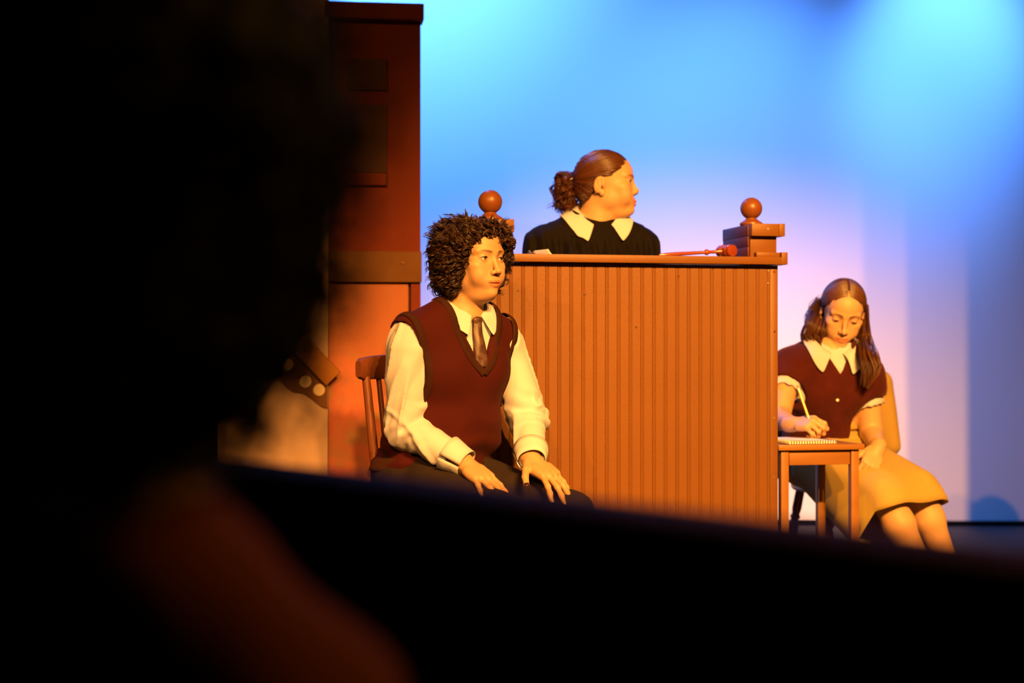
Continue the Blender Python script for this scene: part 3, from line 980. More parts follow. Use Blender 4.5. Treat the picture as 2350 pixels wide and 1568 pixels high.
def smooth_path(P, n):
    """Catmull-Rom resample"""
    P = np.asarray(P, dtype=float)
    Q = np.vstack([2 * P[0] - P[1], P, 2 * P[-1] - P[-2]])
    out = []
    ts = np.linspace(0, len(P) - 1 - 1e-6, n)
    for t in ts:
        i = int(t); f = t - i
        p0, p1, p2, p3 = Q[i:i + 4]
        out.append(.5 * ((2 * p1) + (-p0 + p2) * f + (2 * p0 - 5 * p1 + 4 * p2 - p3) * f ** 2 + (-p0 + 3 * p1 - 3 * p2 + p3) * f ** 3))
    return np.array(out)

def band(name, path, f, width, thick, m, parent, ribs=0.004, n=None, closed=False, lift=0.0, amp=0.0008):
    """knitted edge band laid along a path on the surface of field f"""
    P = np.asarray(path, dtype=float)
    L = np.linalg.norm(np.diff(P, axis=0), axis=1).sum()
    n = n or max(12, int(L / ribs * 4))
    P = project(f, smooth_path(P, n), lift).astype(float)
    T = np.gradient(P, axis=0); T /= np.linalg.norm(T, axis=1, keepdims=True) + 1e-9
    N = grad(f, P.astype(np.float32)).astype(float)
    B = np.cross(N, T); B /= np.linalg.norm(B, axis=1, keepdims=True) + 1e-9
    s = np.concatenate([[0], np.cumsum(np.linalg.norm(np.diff(P, axis=0), axis=1))])
    rib = np.sin(s / ribs * 2 * math.pi)
    cs = [(-1, -.6), (-.92, .5), (-.5, 1.0), (0, 1.1), (.5, 1.0), (.92, .5), (1, -.6)]
    V = []
    for i in range(n):
        for u, h in cs:
            V.append(P[i] + B[i] * (u * width / 2) + N[i] * (h * thick + (amp * rib[i] if abs(u) < 1 else 0)))
    k = len(cs); F = []
    for i in range(n - 1):
        for a in range(k - 1):
            F.append((i * k + a, i * k + a + 1, (i + 1) * k + a + 1, (i + 1) * k + a))
    return mesh_obj(name, V, F, m, parent, smooth=True)

def sculpt_obj(name, field, lo, hi, step, m, parent, fine=((), (), ()), it=1, w=.4, tint=None, cut=None):
    V, Q = sculpt(field, lo, hi, step, fine)
    if it: V = relax(V, Q, it, w)
    col = tint(V) if tint is not None else None
    if cut is not None:
        keepv = cut(V); Q = Q[keepv[Q].all(1)]
        used = np.zeros(len(V), bool); used[Q.ravel()] = True
        mp = np.cumsum(used) - 1
        V = V[used]; Q = mp[Q]
        if col is not None: col = col[used]
    return mesh_obj(name, V, Q, m, parent, smooth=True, color=col)

def collar(name, o, A, f, m, parent, r0=.058, front_gap=.35, stand=.022, flap_back=.038, flap_front=.070, droop=.4, tilt=.25, pts_out=.02, sq=.88, side_bias=0.0):
    """shirt collar: stand + folded flap around the neck frame (o, A); local -y is the front"""
    n = 48; V, F = [], []
    rows = 7
    for i in range(n + 1):
        t = i / n
        ang = front_gap + t * (2 * math.pi - 2 * front_gap)       # angle from the front, going round the figure's left
        fr = 1 - min(ang, 2 * math.pi - ang) / math.pi            # 1 at front, 0 at back
        d = np.array([math.sin(ang), -math.cos(ang) * sq, 0])
        fl = flap_back + (flap_front - flap_back) * fr ** 3
        zt = stand - tilt * .07 * fr ** 1.5
        side = np.array([math.copysign(1, math.sin(ang)), 0, 0])
        ring = []
        for j in range(rows):
            v = j / (rows - 1)
            if j == 0: p = d * (r0 - .001) + np.array([0, 0, zt - .024])
            elif j == 1: p = d * r0 + np.array([0, 0, zt - .002])
            elif j == 2: p = d * (r0 + .003) + np.array([0, 0, zt + .001])
            else:
                u = (j - 2) / (rows - 3)
                out = (r0 + .005 + fl * .62 * u)
                p = d * out + np.array([0, 0, zt - fl * .75 * u]) + side * pts_out * u * fr ** 4 * .6
            ring.append(W(o, A, p))
        V += ring
    V = np.array(V, dtype=np.float32)
    # flap rests on the garment below
    mask = np.tile((np.arange(rows) >= 3).astype(np.float32), n + 1)
    for _ in range(4):
        push = np.clip(.006 - f(V), 0, .03)
        V = V + grad(f, V, .004) * (push * mask)[:, None]
    for i in range(n):
        for j in range(rows - 1):
            F.append((i * rows + j, (i + 1) * rows + j, (i + 1) * rows + j + 1, i * rows + j + 1))
    ob = mesh_obj(name, V, F, m, parent, smooth=True)
    s = ob.modifiers.new('thickness', 'SOLIDIFY'); s.thickness = 0.0018; s.offset = 0
    s2 = ob.modifiers.new('round', 'SUBSURF'); s2.levels = 1; s2.render_levels = 1
    return ob

def curls(centers, dirs, length, rad, turns, K=22, rng=RNG, phase=None, droop=0.0):
    """helical locks starting at centers, running along dirs. returns (S,K,3)"""
    S = len(centers)
    d = dirs / (np.linalg.norm(dirs, axis=1, keepdims=True) + 1e-9)
    ref = rng.normal(size=(S, 3)); u = np.cross(d, ref); u /= np.linalg.norm(u, axis=1, keepdims=True) + 1e-9
    v = np.cross(d, u)
    t = np.linspace(0, 1, K)[None, :, None]
    ph = (rng.uniform(0, 6.28, S) if phase is None else phase)[:, None, None]
    a = ph + turns[:, None, None] * 2 * math.pi * t
    r = rad[:, None, None] * np.minimum(1, .25 + t * 3)
    out = centers[:, None, :] + d[:, None, :] * length[:, None, None] * t + r * (np.cos(a) * u[:, None, :] + np.sin(a) * v[:, None, :]) - r * (np.cos(ph) * u[:, None, :] + np.sin(ph) * v[:, None, :]) * (1 - t)
    if droop:
        out[:, :, 2] -= droop * t[:, :, 0] ** 2
    return out

def hair_mat(name, col, rough=0.38):
    m = mat(name, col, rough=rough, spec=0.5, attr='tint')
    return m
# ================================================================== seated witness in maroon vest
wi = empty('person', (-0.235, 4.60, 0), 0, 'person with curly dark hair in maroon knit vest and tie seated with hands on knees', 'person')
wi_inv = Matrix.Translation((0.235, -4.60, 0))
M_VEST = mat('maroon_suede_knit', (0.038, 0.0032, 0.0024), rough=0.85, spec=0.15, bump=0.5, bscale=500, var=0.12, vscale=9, sheen=0.10)
M_RIB = mat('brown_rib_knit', (0.030, 0.010, 0.006), rough=0.9, spec=0.1, bump=0.3, bscale=500)
M_TROUSER = mat('brown_trouser_wool', (0.018, 0.011, 0.009), rough=0.85, spec=0.15, bump=0.3, bscale=600)
M_TIE = mat('striped_tie_silk', (0.17, 0.060, 0.045), rough=0.45, spec=0.4)
M_SHOE = mat('dark_shoe_leather', (0.02, 0.012, 0.01), rough=0.4)
M_CURL = hair_mat('dark_brown_curls', (0.05, 0.018, 0.008), 0.42)
V3 = lambda *p: np.array(p, dtype=np.float32)

Wp = V3(-0.243, 4.600, .53); Wn = V3(-0.137, 4.527, 1.000)
Wa = R(38); At = frame(Wa)
Lt = At[:, 0]; Bt = At[:, 1]
WhO = V3(-0.112, 4.512, 1.156); WhA = frame(R(43), R(0), R(0))
w_shR = V3(-0.296, 4.428, .925); w_shL = V3(-0.030, 4.638, .925)
w_elR = V3(-0.300, 4.445, .675); w_elL = V3(.048, 4.660, .690)
w_wrR = V3(-0.134, 4.366, .582); w_wrL = V3(.056, 4.450, .583)
Fl = V3(math.sin(R(48)), -math.cos(R(48)), 0); Ll = V3(math.cos(R(48)), math.sin(R(48)), 0)
w_hpR = Wp - .092 * Ll + V3(0, 0, -.005); w_hpL = Wp + .092 * Ll + V3(0, 0, -.005)
w_knR = w_hpR + .445 * Fl - .025 * Ll + V3(0, 0, -.092); w_knL = w_hpL + .445 * Fl + .02 * Ll + V3(0, 0, -.092)
w_anR = w_knR + V3(0, 0, -.34) - .04 * Fl; w_anL = w_knL + V3(0, 0, -.34) - .02 * Fl
MiT = At.T

def w_torso():
    F = Field()
    F.add(ell(Wp, (.168, .122, .100), MiT), .01)
    F.add(ell(V3(-0.215, 4.580, .67) - Bt * .012 + Lt * .010, (.166, .120, .125), MiT), .06)
    F.add(ell(V3(-0.190, 4.560, .82), (.158, .107, .145), MiT), .06)
    F.add(ell(V3(-0.165, 4.545, .91), (.150, .082, .075), MiT), .05)
    for s in (-1, 1):
        F.add(ell(V3(-0.178, 4.552, .835) + Lt * s * .066 - Bt * .062, (.062, .052, .060), MiT), .04)
        sh = w_shR if s < 0 else w_shL
        F.add(cone(Wn + V3(0, 0, -.005) + Lt * s * .03 + Bt * .012, sh + V3(0, 0, .008) - (sh - Wn) * .08, .046, .044), .05)
    return F
torso = w_torso()
hopsR, htipR = hand_ops(w_wrR, V3(.122, -.122, -.088), V3(.12, -.25, .95), -1, curl=(6, 7, 6, 2), mid=(10, 9, 8, 9), spread=(2, 3, -2, -20),
                        thumb=[(.024, .016, -.006), (.040, .046, -.010), (.046, .074, -.014), (.048, .098, -.020)], scale=.98)
hopsL, htipL = hand_ops(w_wrL, V3(.098, -.110, -.076), V3(.10, -.22, .95), 1, curl=(10, 12, 10, 14), mid=(12, 12, 12, 14), spread=(16, 3, -3, -9),
                        thumb=[(.024, .012, -.006), (.048, .036, -.006), (.066, .058, -.014), (.076, .082, -.024)], scale=.98)
body = Field(); body.ops += torso.ops
for a, b, c in ((w_shR, w_elR, w_wrR), (w_shL, w_elL, w_wrL)):
    body.add(cone(a, b, .040, .036), .03); body.add(cone(b, c, .037, .0265), .01)
for a, b, c in ((w_hpR, w_knR, w_anR), (w_hpL, w_knL, w_anL)):
    body.add(cone(a, b, .080, .056), .03); body.add(cone(b, c, .054, .036), .01)
body.add(cone(W(WhO, WhA, (0, .030, -.055)), Wn + V3(0, 0, -.005), .047, .056), .012)
body.ops += head_ops(WhO, WhA, full=.15, ears=False)
body.ops += hopsR + hopsL
sculpt_obj('body', body, (-.47, 4.12, .06), (.30, 4.80, 1.30), .0065, M_SKIN, wi,
           fine=([(-.215, .01, .0024), (.01, .20, .003)], [(4.22, 4.40, .003), (4.40, 4.62, .0024)], [(.48, .64, .003), (1.00, 1.28, .0022)]),
           it=1, w=.3, tint=lambda V: skin_tint(V, [(WhO, WhA)], lips=(.40, .115, .065), brow_amt=1.2))
eyes(wi, WhO, WhA, gaze=(R(10), R(2)))
nails(wi, htipR[:4], [M_NAIL])
nails(wi, htipL[:4], [M_NAIL]); nails(wi, htipL[4:], [M_NAILD])

# ---- shirt
sh = Field(); inf = torso.inflate(.007)
sh.add(inf, .01)
def sleeve(F, a, b, c, side):
    d = (c - b) / np.linalg.norm(c - b)
    u = (b - a) / np.linalg.norm(b - a)
    F.add(cone(a + u * .030, b, .058, .059), .035)
    F.add(cone(b, c - d * .055, .055, .0445), .018)
    F.add(cone(c - d * .060, c - d * .020, .040, .033), .008)
    F.add(ell(b + u * .004, (.056, .056, .056)), .01)
sleeve(sh, w_shR, w_elR, w_wrR, -1); sleeve(sh, w_shL, w_elL, w_wrL, 1)
for b, c in ((w_elR, w_wrR), (w_elL, w_wrL)):
    d = (c - b) / np.linalg.norm(c - b)
    sh.sub(cone(c - d * .022, c + d * .08, .034, .036), .002)
sh.sub(ell(Wn + V3(0, 0, .055) - Bt * .02, (.060, .060, .062), MiT), .004)
def seg_t(P, a, b):
    ab = b - a
    return ((P - a) @ ab) / float(ab @ ab)
def shirt_post(P, d):
    # long soft folds that run along each limb
    for e, (a, b) in enumerate(((w_shR, w_elR), (w_elR, w_wrR), (w_shL, w_elL), (w_elL, w_wrL))):
        ax = (b - a) / np.linalg.norm(b - a)
        t = np.clip(((P - a) @ ax) / np.linalg.norm(b - a), 0, 1)
        dist = np.sqrt(((P - a - np.outer(t, b - a)) ** 2).sum(1))
        wgt = np.clip(1.4 - dist / .07, 0, 1)
        tw = np.cross(ax, V3(.2, .5, .8))
        Q = P - np.outer((P @ ax), ax) * .72 + np.outer((P @ ax) * .35, tw)
        n = np.abs(vnoise(Q, 19, 3 + e)) * 1.2
        d = d - wgt * np.maximum(.020 * ((1 - n) ** 3 - .45), -.0045)
    for e, (a, b, c) in enumerate(((w_shR, w_elR, w_wrR), (w_shL, w_elL, w_wrL))):
        # bunched folds round the elbow and above the cuff
        dl = np.sqrt(((P - b) ** 2).sum(1))
        ax = (c - b) / np.linalg.norm(c - b) + (b - a) / np.linalg.norm(b - a)
        ax /= np.linalg.norm(ax)
        s = (P - b) @ ax + .35 * ((P - b) @ np.cross(ax, V3(.3, .2, 1)))
        d = d + .0058 * np.sin(s * 150 + 2.8 * vnoise(P, 16, e)) * np.exp(-(dl / .075) ** 2)
    return d
sh.post = shirt_post
sculpt_obj('shirt', sh, (-.47, 4.30, .50), (.20, 4.82, 1.06), .0042, M_SHIRT, wi, it=1, w=.35)
shirt_f = torso.inflate(.008)
# cuff edges
for b, c in ((w_elR, w_wrR), (w_elL, w_wrL)):
    d = (c - b) / np.linalg.norm(c - b)
    u = np.cross(d, V3(0, 0, 1)); u /= np.linalg.norm(u); v = np.cross(u, d)
    ctr = c + d * .002
    V, F = [], []
    n = 32
    for i in range(n + 1):
        a = i / n * 2 * math.pi * .97
        rr = .0395 + .0015 * math.sin(a * 3 + 1)
        dirv = u * math.cos(a) + v * math.sin(a)
        for k_, off in ((-.058, .0515), (-.040, .0480), (-.018, rr + .0035), (.006, rr + .0005)):
            V.append(ctr + d * k_ + dirv * off)
    for i in range(n):
        for j in range(3):
            F.append((i * 4 + j, (i + 1) * 4 + j, (i + 1) * 4 + j + 1, i * 4 + j + 1))
    o = mesh_obj('cuff', V, F, M_SHIRT, wi, smooth=True)
    s = o.modifiers.new('thickness', 'SOLIDIFY'); s.thickness = 0.002; s.offset = 0
WcA = frame(R(41), R(13))
collar('shirt_collar', Wn + V3(0, 0, .012) + Bt * .004, WcA, shirt_f, M_SHIRT, wi, r0=.0585, front_gap=.20, stand=.028, flap_back=.040, flap_front=.086, tilt=.42, pts_out=.050)

# ---- tie
def tie():
    o0 = Wn - Bt * .058 + V3(0, 0, -.020)
    c0 = [Wn - Bt * .072 + V3(0, 0, -.014), Wn - Bt * .10 + V3(0, 0, -.065), Wn - Bt * .11 + V3(0, 0, -.11), Wn - Bt * .115 + V3(0, 0, -.152)]
    P = project(shirt_f, smooth_path([np.asarray(p) for p in c0], 24), .006).astype(float)
    P[0] = P[0] * .5 + (o0 - Bt * .014) * .5
    N = grad(shirt_f, P.astype(np.float32)).astype(float)
    V, F = [], []
    for i in range(24):
        t = i / 23
        T_ = np.gradient(P, axis=0)[i]; T_ /= np.linalg.norm(T_)
        S_ = np.cross(N[i], T_); S_ /= np.linalg.norm(S_)
        hw = .0135 + .009 * t
        bul = .004 + .0055 * math.sin(min(1, t / .75) * math.pi) ** .5
        for u in (-1, -.8, -.35, 0, .35, .8, 1):
            V.append(P[i] + S_ * hw * u + N[i] * (bul * (1 - abs(u) ** 2.5) + .0015 * math.sin(u * 5 + t * 7)))
    for i in range(23):
        for j in range(6):
            F.append((i * 7 + j, i * 7 + j + 1, (i + 1) * 7 + j + 1, (i + 1) * 7 + j))
    b = mesh_obj('tie', V, F, M_TIE, wi, smooth=True)
    s = b.modifiers.new('thickness', 'SOLIDIFY'); s.thickness = 0.003; s.offset = -1
    kf = Field(); kc = P[1] + N[1] * .006
    T_ = P[3] - P[0]; T_ /= np.linalg.norm(T_); S_ = np.cross(N[1], T_); S_ /= np.linalg.norm(S_)
    K = np.stack([S_, T_, N[1]], 0)
    kc = kc - N[1] * .004 + T_ * .010
    kf.add(cone(kc - T_ * .014 - S_ * .0100, kc + T_ * .016 - S_ * .0045, .0070, .0068), .006).add(cone(kc - T_ * .014 + S_ * .0100, kc + T_ * .016 + S_ * .0045, .0070, .0068), .010).add(cone(kc - T_ * .014, kc + T_ * .016, .0095, .0080), .008)
    sculpt_obj('tie_knot', kf, kc - .04, kc + .04, .002, M_TIE, wi)
tie()
nt = M_TIE.node_tree
wv = nt.nodes.new('ShaderNodeTexWave'); wv.inputs['Scale'].default_value = 22; wv.inputs['Distortion'].default_value = .3
mp_ = nt.nodes.new('ShaderNodeMapping'); mp_.inputs['Rotation'].default_value = (0, R(35), R(40)); tc_ = nt.nodes.new('ShaderNodeTexCoord')
nt.links.new(tc_.outputs['Object'], mp_.inputs[0]); nt.links.new(mp_.outputs[0], wv.inputs['Vector'])
cr_ = nt.nodes.new('ShaderNodeValToRGB'); nt.links.new(wv.outputs['Fac'], cr_.inputs[0])
cr_.color_ramp.elements[0].color = (.055, .024, .022, 1); cr_.color_ramp.elements[1].color = (.085, .045, .038, 1)
cr_.color_ramp.elements[0].position = .45; cr_.color_ramp.elements[1].position = .75
nt.links.new(cr_.outputs[0], nt.nodes['Principled BSDF'].inputs['Base Color'])

# ---- knitted vest
ve = Field()
ve.add(torso.inflate(.019), .01)
ve.add(ell(V3(-0.232, 4.585, .605), (.158, .128, .062), MiT), .03)
ve.add(ell(V3(-0.225, 4.585, .60) - Bt * .03, (.135, .118, .060), MiT), .03)
def vcut(P):
    q = (P - Wn) @ At
    x, y, z = q[:, 0], q[:, 1], q[:, 2]
    hw = np.clip((z + .165) * .50, -.05, .2)
    d = (np.abs(x - .004) - hw) * .9
    return np.maximum(d, y + .005 - .0)
ve.sub(vcut, .004)
ve.sub(ell(Wn + V3(0, 0, .055) + Bt * .005, (.070, .066, .070), MiT), .004)
for shj, s in ((w_shR, -1), (w_shL, 1)):
    c = shj + Lt * s * .030
    Mh = np.stack([Lt, Bt, V3(0, 0, 1)], 0)
    ve.sub(ell(c + V3(0, 0, -.065) - Bt * .004, (.062, .078, .118), Mh), .006)
ve.sub(lambda P: P[:, 2] - .545, .012)
def vest_post(P, d):
    q = (P - Wn) @ At
    fold = .0085 * np.sin((P[:, 2] * 85 + 3.5 * vnoise(P, 9, 2))) * np.exp(-((P[:, 2] - .60) / .045) ** 2)
    return d + .012 * (np.abs(vnoise(P * V3(1, 1, .5), 9, 8)) - .25) + fold
ve.post = vest_post
sculpt_obj('knit_vest', ve, (-.47, 4.30, .50), (.12, 4.82, 1.06), .0045, M_VEST, wi, it=2, w=.4)
vest_f = Field(); vest_f.add(torso.inflate(.019), .01)
vest_f.add(ell(V3(-0.232, 4.585, .605), (.158, .128, .062), MiT), .03); vest_f.add(ell(V3(-0.225, 4.585, .60) - Bt * .03, (.135, .118, .060), MiT), .03)
def tp(x, y, z): return Wn + At @ V3(x, y, z)
vpath = [tp(-.066, .02, .0), tp(-.074, -.02, -.02), tp(-.072, -.07, -.05), tp(-.056, -.10, -.085), tp(-.030, -.11, -.13), tp(.004, -.115, -.175)]
band('neck_rib', vpath, vest_f, .021, .0022, M_RIB, wi, lift=.0008)
vpath2 = [tp(.074, .02, .0), tp(.082, -.02, -.02), tp(.080, -.07, -.05), tp(.064, -.10, -.085), tp(.038, -.11, -.13), tp(.004, -.115, -.175)]
band('neck_rib', vpath2, vest_f, .021, .0022, M_RIB, wi, lift=.0008)
for shj, s in ((w_shR, -1), (w_shL, 1)):
    c = shj + Lt * s * .002 + V3(0, 0, -.065) - Bt * .004
    pts = [c + Bt * (.080 * math.cos(a)) + V3(0, 0, .122 * math.sin(a)) - Lt * s * (.012 * (1 - math.sin(a))) for a in np.linspace(R(-100), R(260), 30)]
    band('armhole_rib', pts, vest_f, .022, .0024, M_RIB, wi, lift=.0015)
band('hem_rib', [Wp + Lt * (.172 * math.cos(a)) + Bt * (.14 * math.sin(a)) + V3(0, 0, .035) for a in np.linspace(0, 2 * math.pi, 25)], vest_f, .04, .002, M_RIB, wi, lift=.0)

# ---- trousers and shoes
tr = Field()
tr.add(ell(Wp + V3(0, 0, -.005), (.178, .135, .092), MiT), .01)
tr.add(ell(Wp + V3(0, 0, .03) - Bt * .02, (.150, .125, .075), MiT), .03)
for a, b, c in ((w_hpR, w_knR, w_anR), (w_hpL, w_knL, w_anL)):
    tr.add(cone(a, b, .090, .066), .035); tr.add(ell(b, (.068, .068, .068)), .01)
    tr.add(cone(b, c + V3(0, 0, .03), .066, .055), .015)
def tr_post(P, d):
    q = P - Wp
    s = q @ Fl; l = q @ Ll
    rad = np.sin(np.arctan2(l - .02, s + .16) * 16 + 2 * vnoise(P, 10, 4)) * np.exp(-(((s - .10) / .10) ** 2))
    return d + .0065 * (np.abs(vnoise(P, 12, 6)) - .25) + .0045 * rad
tr.post = tr_post
tr.sub(lambda P: P[:, 2] - .075, .004)
sculpt_obj('trousers', tr, (-.47, 4.05, .05), (.36, 4.84, .66), .0062, M_TROUSER, wi, it=2, w=.4)
for an in (w_anR, w_anL):
    sf = Field(); c = an + V3(0, 0, -an[2])
    sf.add(cone(c - Fl * .02 + V3(0, 0, .045), c + Fl * .13 + V3(0, 0, .034), .040, .033), .02).add(cone(c + V3(0, 0, .05), c + V3(0, 0, .095), .042, .042), .02)
    sf.sub(lambda P: P[:, 2] - 0.0, .004)
    sf.keep(lambda P: .002 - P[:, 2], .003)
    sf.ops[-2] = ('&', lambda P: P[:, 2] - .11, .004)
    sculpt_obj('shoe', sf, c + V3(-.22, -.22, -.02), c + V3(.22, .22, .13), .006, M_SHOE, wi)

# ---- curly hair
hf = Field()
def hl(f): return loc(f, WhO, WhA)
hf.add(hl(ell((0, .030, .022), (.096, .096, .096))), .01)
hf.add(hl(ell((0, .050, -.045), (.082, .072, .068))), .04)
hf.add(hl(ell((.060, -.040, .040), (.034, .050, .050))), .03)
hf.add(hl(ell((-.058, -.022, .046), (.040, .056, .056))), .03)
hf.add(hl(ell((-.074, .004, -.030), (.030, .040, .060))), .03)
hf.add(hl(ell((.072, -.010, -.020), (.028, .040, .050))), .03)
hf.add(hl(ell((0, -.052, .082), (.060, .038, .024))), .03)
def face_cut(P):
    # the open face: an oval seen from the front, only ahead of the ears
    x, y, z = P[:, 0], P[:, 1], P[:, 2]
    lim = -.030 - .55 * np.maximum(z - .01, 0)
    d = (np.sqrt((x / .073) ** 2 + ((z + .045) / .108) ** 2) - 1) * .07
    return np.maximum(d, y - lim)
hf.sub(hl(face_cut), .012)
hf.sub(hl(lambda P: np.maximum(P[:, 2] + .085 - .0 * P[:, 1], P[:, 1] - .02)), .02)
hf.post = lambda P, d: d + .004 + .012 * (np.abs(vnoise(P, 34, 2)) - .25) + .006 * vnoise(P, 70, 4)
HV, HQ = sculpt(hf, WhO - .19, WhO + .19, .0045)
HV = relax(HV, HQ, 1, .4)
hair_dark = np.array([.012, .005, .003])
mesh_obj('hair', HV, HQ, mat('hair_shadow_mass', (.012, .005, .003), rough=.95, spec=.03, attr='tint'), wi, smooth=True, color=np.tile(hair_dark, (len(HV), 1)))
rng = np.random.default_rng(11)
pick = rng.choice(len(HV), 2100, replace=False)
base = HV[pick]; nrm = grad(hf, base.astype(np.float32)).astype(float)
q = (base - WhO) @ WhA
okc = ~((q[:, 1] < -.02) & (np.abs(q[:, 0]) < .062) & (q[:, 2] < .050))
base, nrm, q = base[okc], nrm[okc], q[okc]
flow = np.stack([np.sign(q[:, 0]) * np.where(q[:, 2] > .06, .8, .25), np.where(q[:, 2] > .05, .45, .10), np.where(q[:, 2] > .085, -.10, -1.0)], 1) @ WhA.T
frt = (q[:, 1] < -.02) & (q[:, 2] > .035)
flow[frt] = (np.stack([np.sign(q[frt, 0] + .02) * .9, np.full(frt.sum(), .55), np.full(frt.sum(), .05)], 1) @ WhA.T)
flow = flow - nrm * (flow * nrm).sum(1, keepdims=True) * .95 + nrm * .02 + rng.normal(size=flow.shape) * .20
S = len(base)
top = q[:, 2] > .075
ln = np.where(top, rng.uniform(.05, .080, S), rng.uniform(.038, .062, S)); rd = np.where(top, .6, 1) * rng.uniform(.0060, .0115, S); tn = rng.uniform(1.1, 2.2, S); ph = rng.uniform(0, 6.28, S)
allp, allr, allc = [], [], []
lock = rng.uniform(.35, 1.45, S)
for k in range(5):
    r2 = np.random.default_rng(77)
    p_ = curls(base - nrm * .004 - flow / np.linalg.norm(flow, axis=1, keepdims=True) * (ln * np.where(frt, .5, .25))[:, None] + rng.normal(size=base.shape) * .0010, flow + rng.normal(size=flow.shape) * .03, ln * rng.uniform(.92, 1.08, S), rd * rng.uniform(.88, 1.08, S), tn, 20, r2, ph + (k - 2) * .16)
    allp.append(p_); allr.append(rng.uniform(.0009, .0017, S))
    cc = np.array([.028, .0095, .0040])[None] * (lock * rng.uniform(.75, 1.25, S))[:, None]
    allc.append(cc)
P_ = np.concatenate(allp)
# keep locks off the face
qq = (P_.reshape(-1, 3) - WhO) @ WhA
bad = ((qq[:, 1] < -.045) & (np.abs(qq[:, 0]) < .052) & (qq[:, 2] < .040)) | ((qq[:, 1] < -.03) & (qq[:, 2] < -.07))
okp = ~bad.reshape(P_.shape[:2]).any(1)
strands('curls', P_[okp], np.concatenate(allr)[okp], M_CURL, wi, n=3, colors=np.concatenate(allc)[okp])
for ch in wi.children: ch.matrix_parent_inverse = wi_inv
# ================================================================== judge behind the bench
ju = empty('person', (0.262, 5.46, 0), 0, 'person in black robe with wide white collar and curly ponytail behind the bench', 'person')
ju_inv = Matrix.Translation((-0.262, -5.46, 0))
M_ROBE = mat('black_robe_cloth', (0.0055, 0.0036, 0.0030), rough=0.85, spec=0.1, bump=0.15, bscale=500, sheen=0.03)
M_HAIRJ = hair_mat('auburn_hair', (0.10, 0.028, 0.010), 0.36)
JA = R(14); Aj = frame(JA); Lj = Aj[:, 0]; Bj = Aj[:, 1]; MiJ = Aj.T
Jn = V3(.290, 5.455, 1.335)                      # base of the neck
JhO = V3(.329, 5.445, 1.473); JhA = frame(R(80), R(-2), R(0))
j_shR = Jn - Lj * .165 + V3(-.02, 0, -.088); j_shL = Jn + Lj * .165 + V3(-.010, 0, -.082)
j_elR = j_shR - Lj * .05 + V3(0, 0, -.27); j_elL = j_shL + Lj * .045 + V3(0, 0, -.27)
jt = Field()
jt.add(ell(Jn + V3(-.015, .01, -.17), (.165, .118, .150), MiJ), .01)
jt.add(ell(Jn + V3(-.015, .01, -.36), (.150, .120, .140), MiJ), .06)
jt.add(ell(Jn + V3(-.015, .01, -.50), (.175, .140, .140), MiJ), .06)
for s, shj in ((-1, j_shR), (1, j_shL)):
    jt.add(cone(Jn + V3(0, 0, -.005) + Lj * s * .03 + Bj * .012, shj + V3(0, 0, .005), .050, .048), .05)
    jt.add(ell(Jn + V3(0, 0, -.17) + Lj * s * .075 - Bj * .075, (.070, .060, .065), MiJ), .04)
jb = Field(); jb.ops += jt.ops
for a, b in ((j_shR, j_elR), (j_shL, j_elL)):
    jb.add(cone(a, b, .054, .044), .03)
    jb.add(cone(b, b + V3(0, -.02, -.22), .042, .03), .01)
    jb.add(cone(b + V3(0, -.02, -.22), b + V3(0, -.02, -.36), .03, .022), .02)
for s in (-1, 1):
    hp = Jn + V3(-.015, .01, -.56) + Lj * s * .085
    jb.add(cone(hp, hp + V3(0, 0, -.36), .085, .055), .03)
    jb.add(cone(hp + V3(0, 0, -.36), V3(hp[0], hp[1], .07), .055, .036), .01)
    jb.add(cone(V3(hp[0], hp[1] + .02, .05), V3(hp[0], hp[1] - .13, .035), .04, .03), .02)
jb.add(cone(W(JhO, JhA, (0, .020, -.055)), Jn + V3(0, 0, -.01), .058, .066), .02)
jb.ops += head_ops(JhO, JhA, full=1.0, ears=True, open_=.0032, smile=.002, nose=.45, up=.006)
sculpt_obj('body', jb, (-.06, 5.24, .0), (.60, 5.66, 1.60), .009, M_SKIN, ju,
           fine=([(.20, .46, .0024)], [(5.32, 5.56, .0024)], [(1.32, 1.60, .0024)]), it=1, w=.3,
           tint=lambda V: skin_tint(V, [(JhO, JhA)], lips=(.46, .16, .09), brow_amt=1.25, base=SKIN * 1.12))
eyes(ju, JhO, JhA, gaze=(R(-8), R(-4)), open_=.0032)
# ear studs
for (y_, z_) in ((.0075, -.043), (.0145, -.038), (.0195, -.024)):
    m = MB(); m.lathe([(0, 0), (.0016, 0), (.0019, .0008), (.0012, .0018), (0, .002)], 10,
                      Matrix.Translation(W(JhO, JhA, (-.0785, y_, z_))) @ Vector((0, 0, 1)).rotation_difference(Vector(JhA @ V3(-1, 0, 0))).to_matrix().to_4x4())
    m.build('ear_stud', M_WIRE, ju, smooth=True)

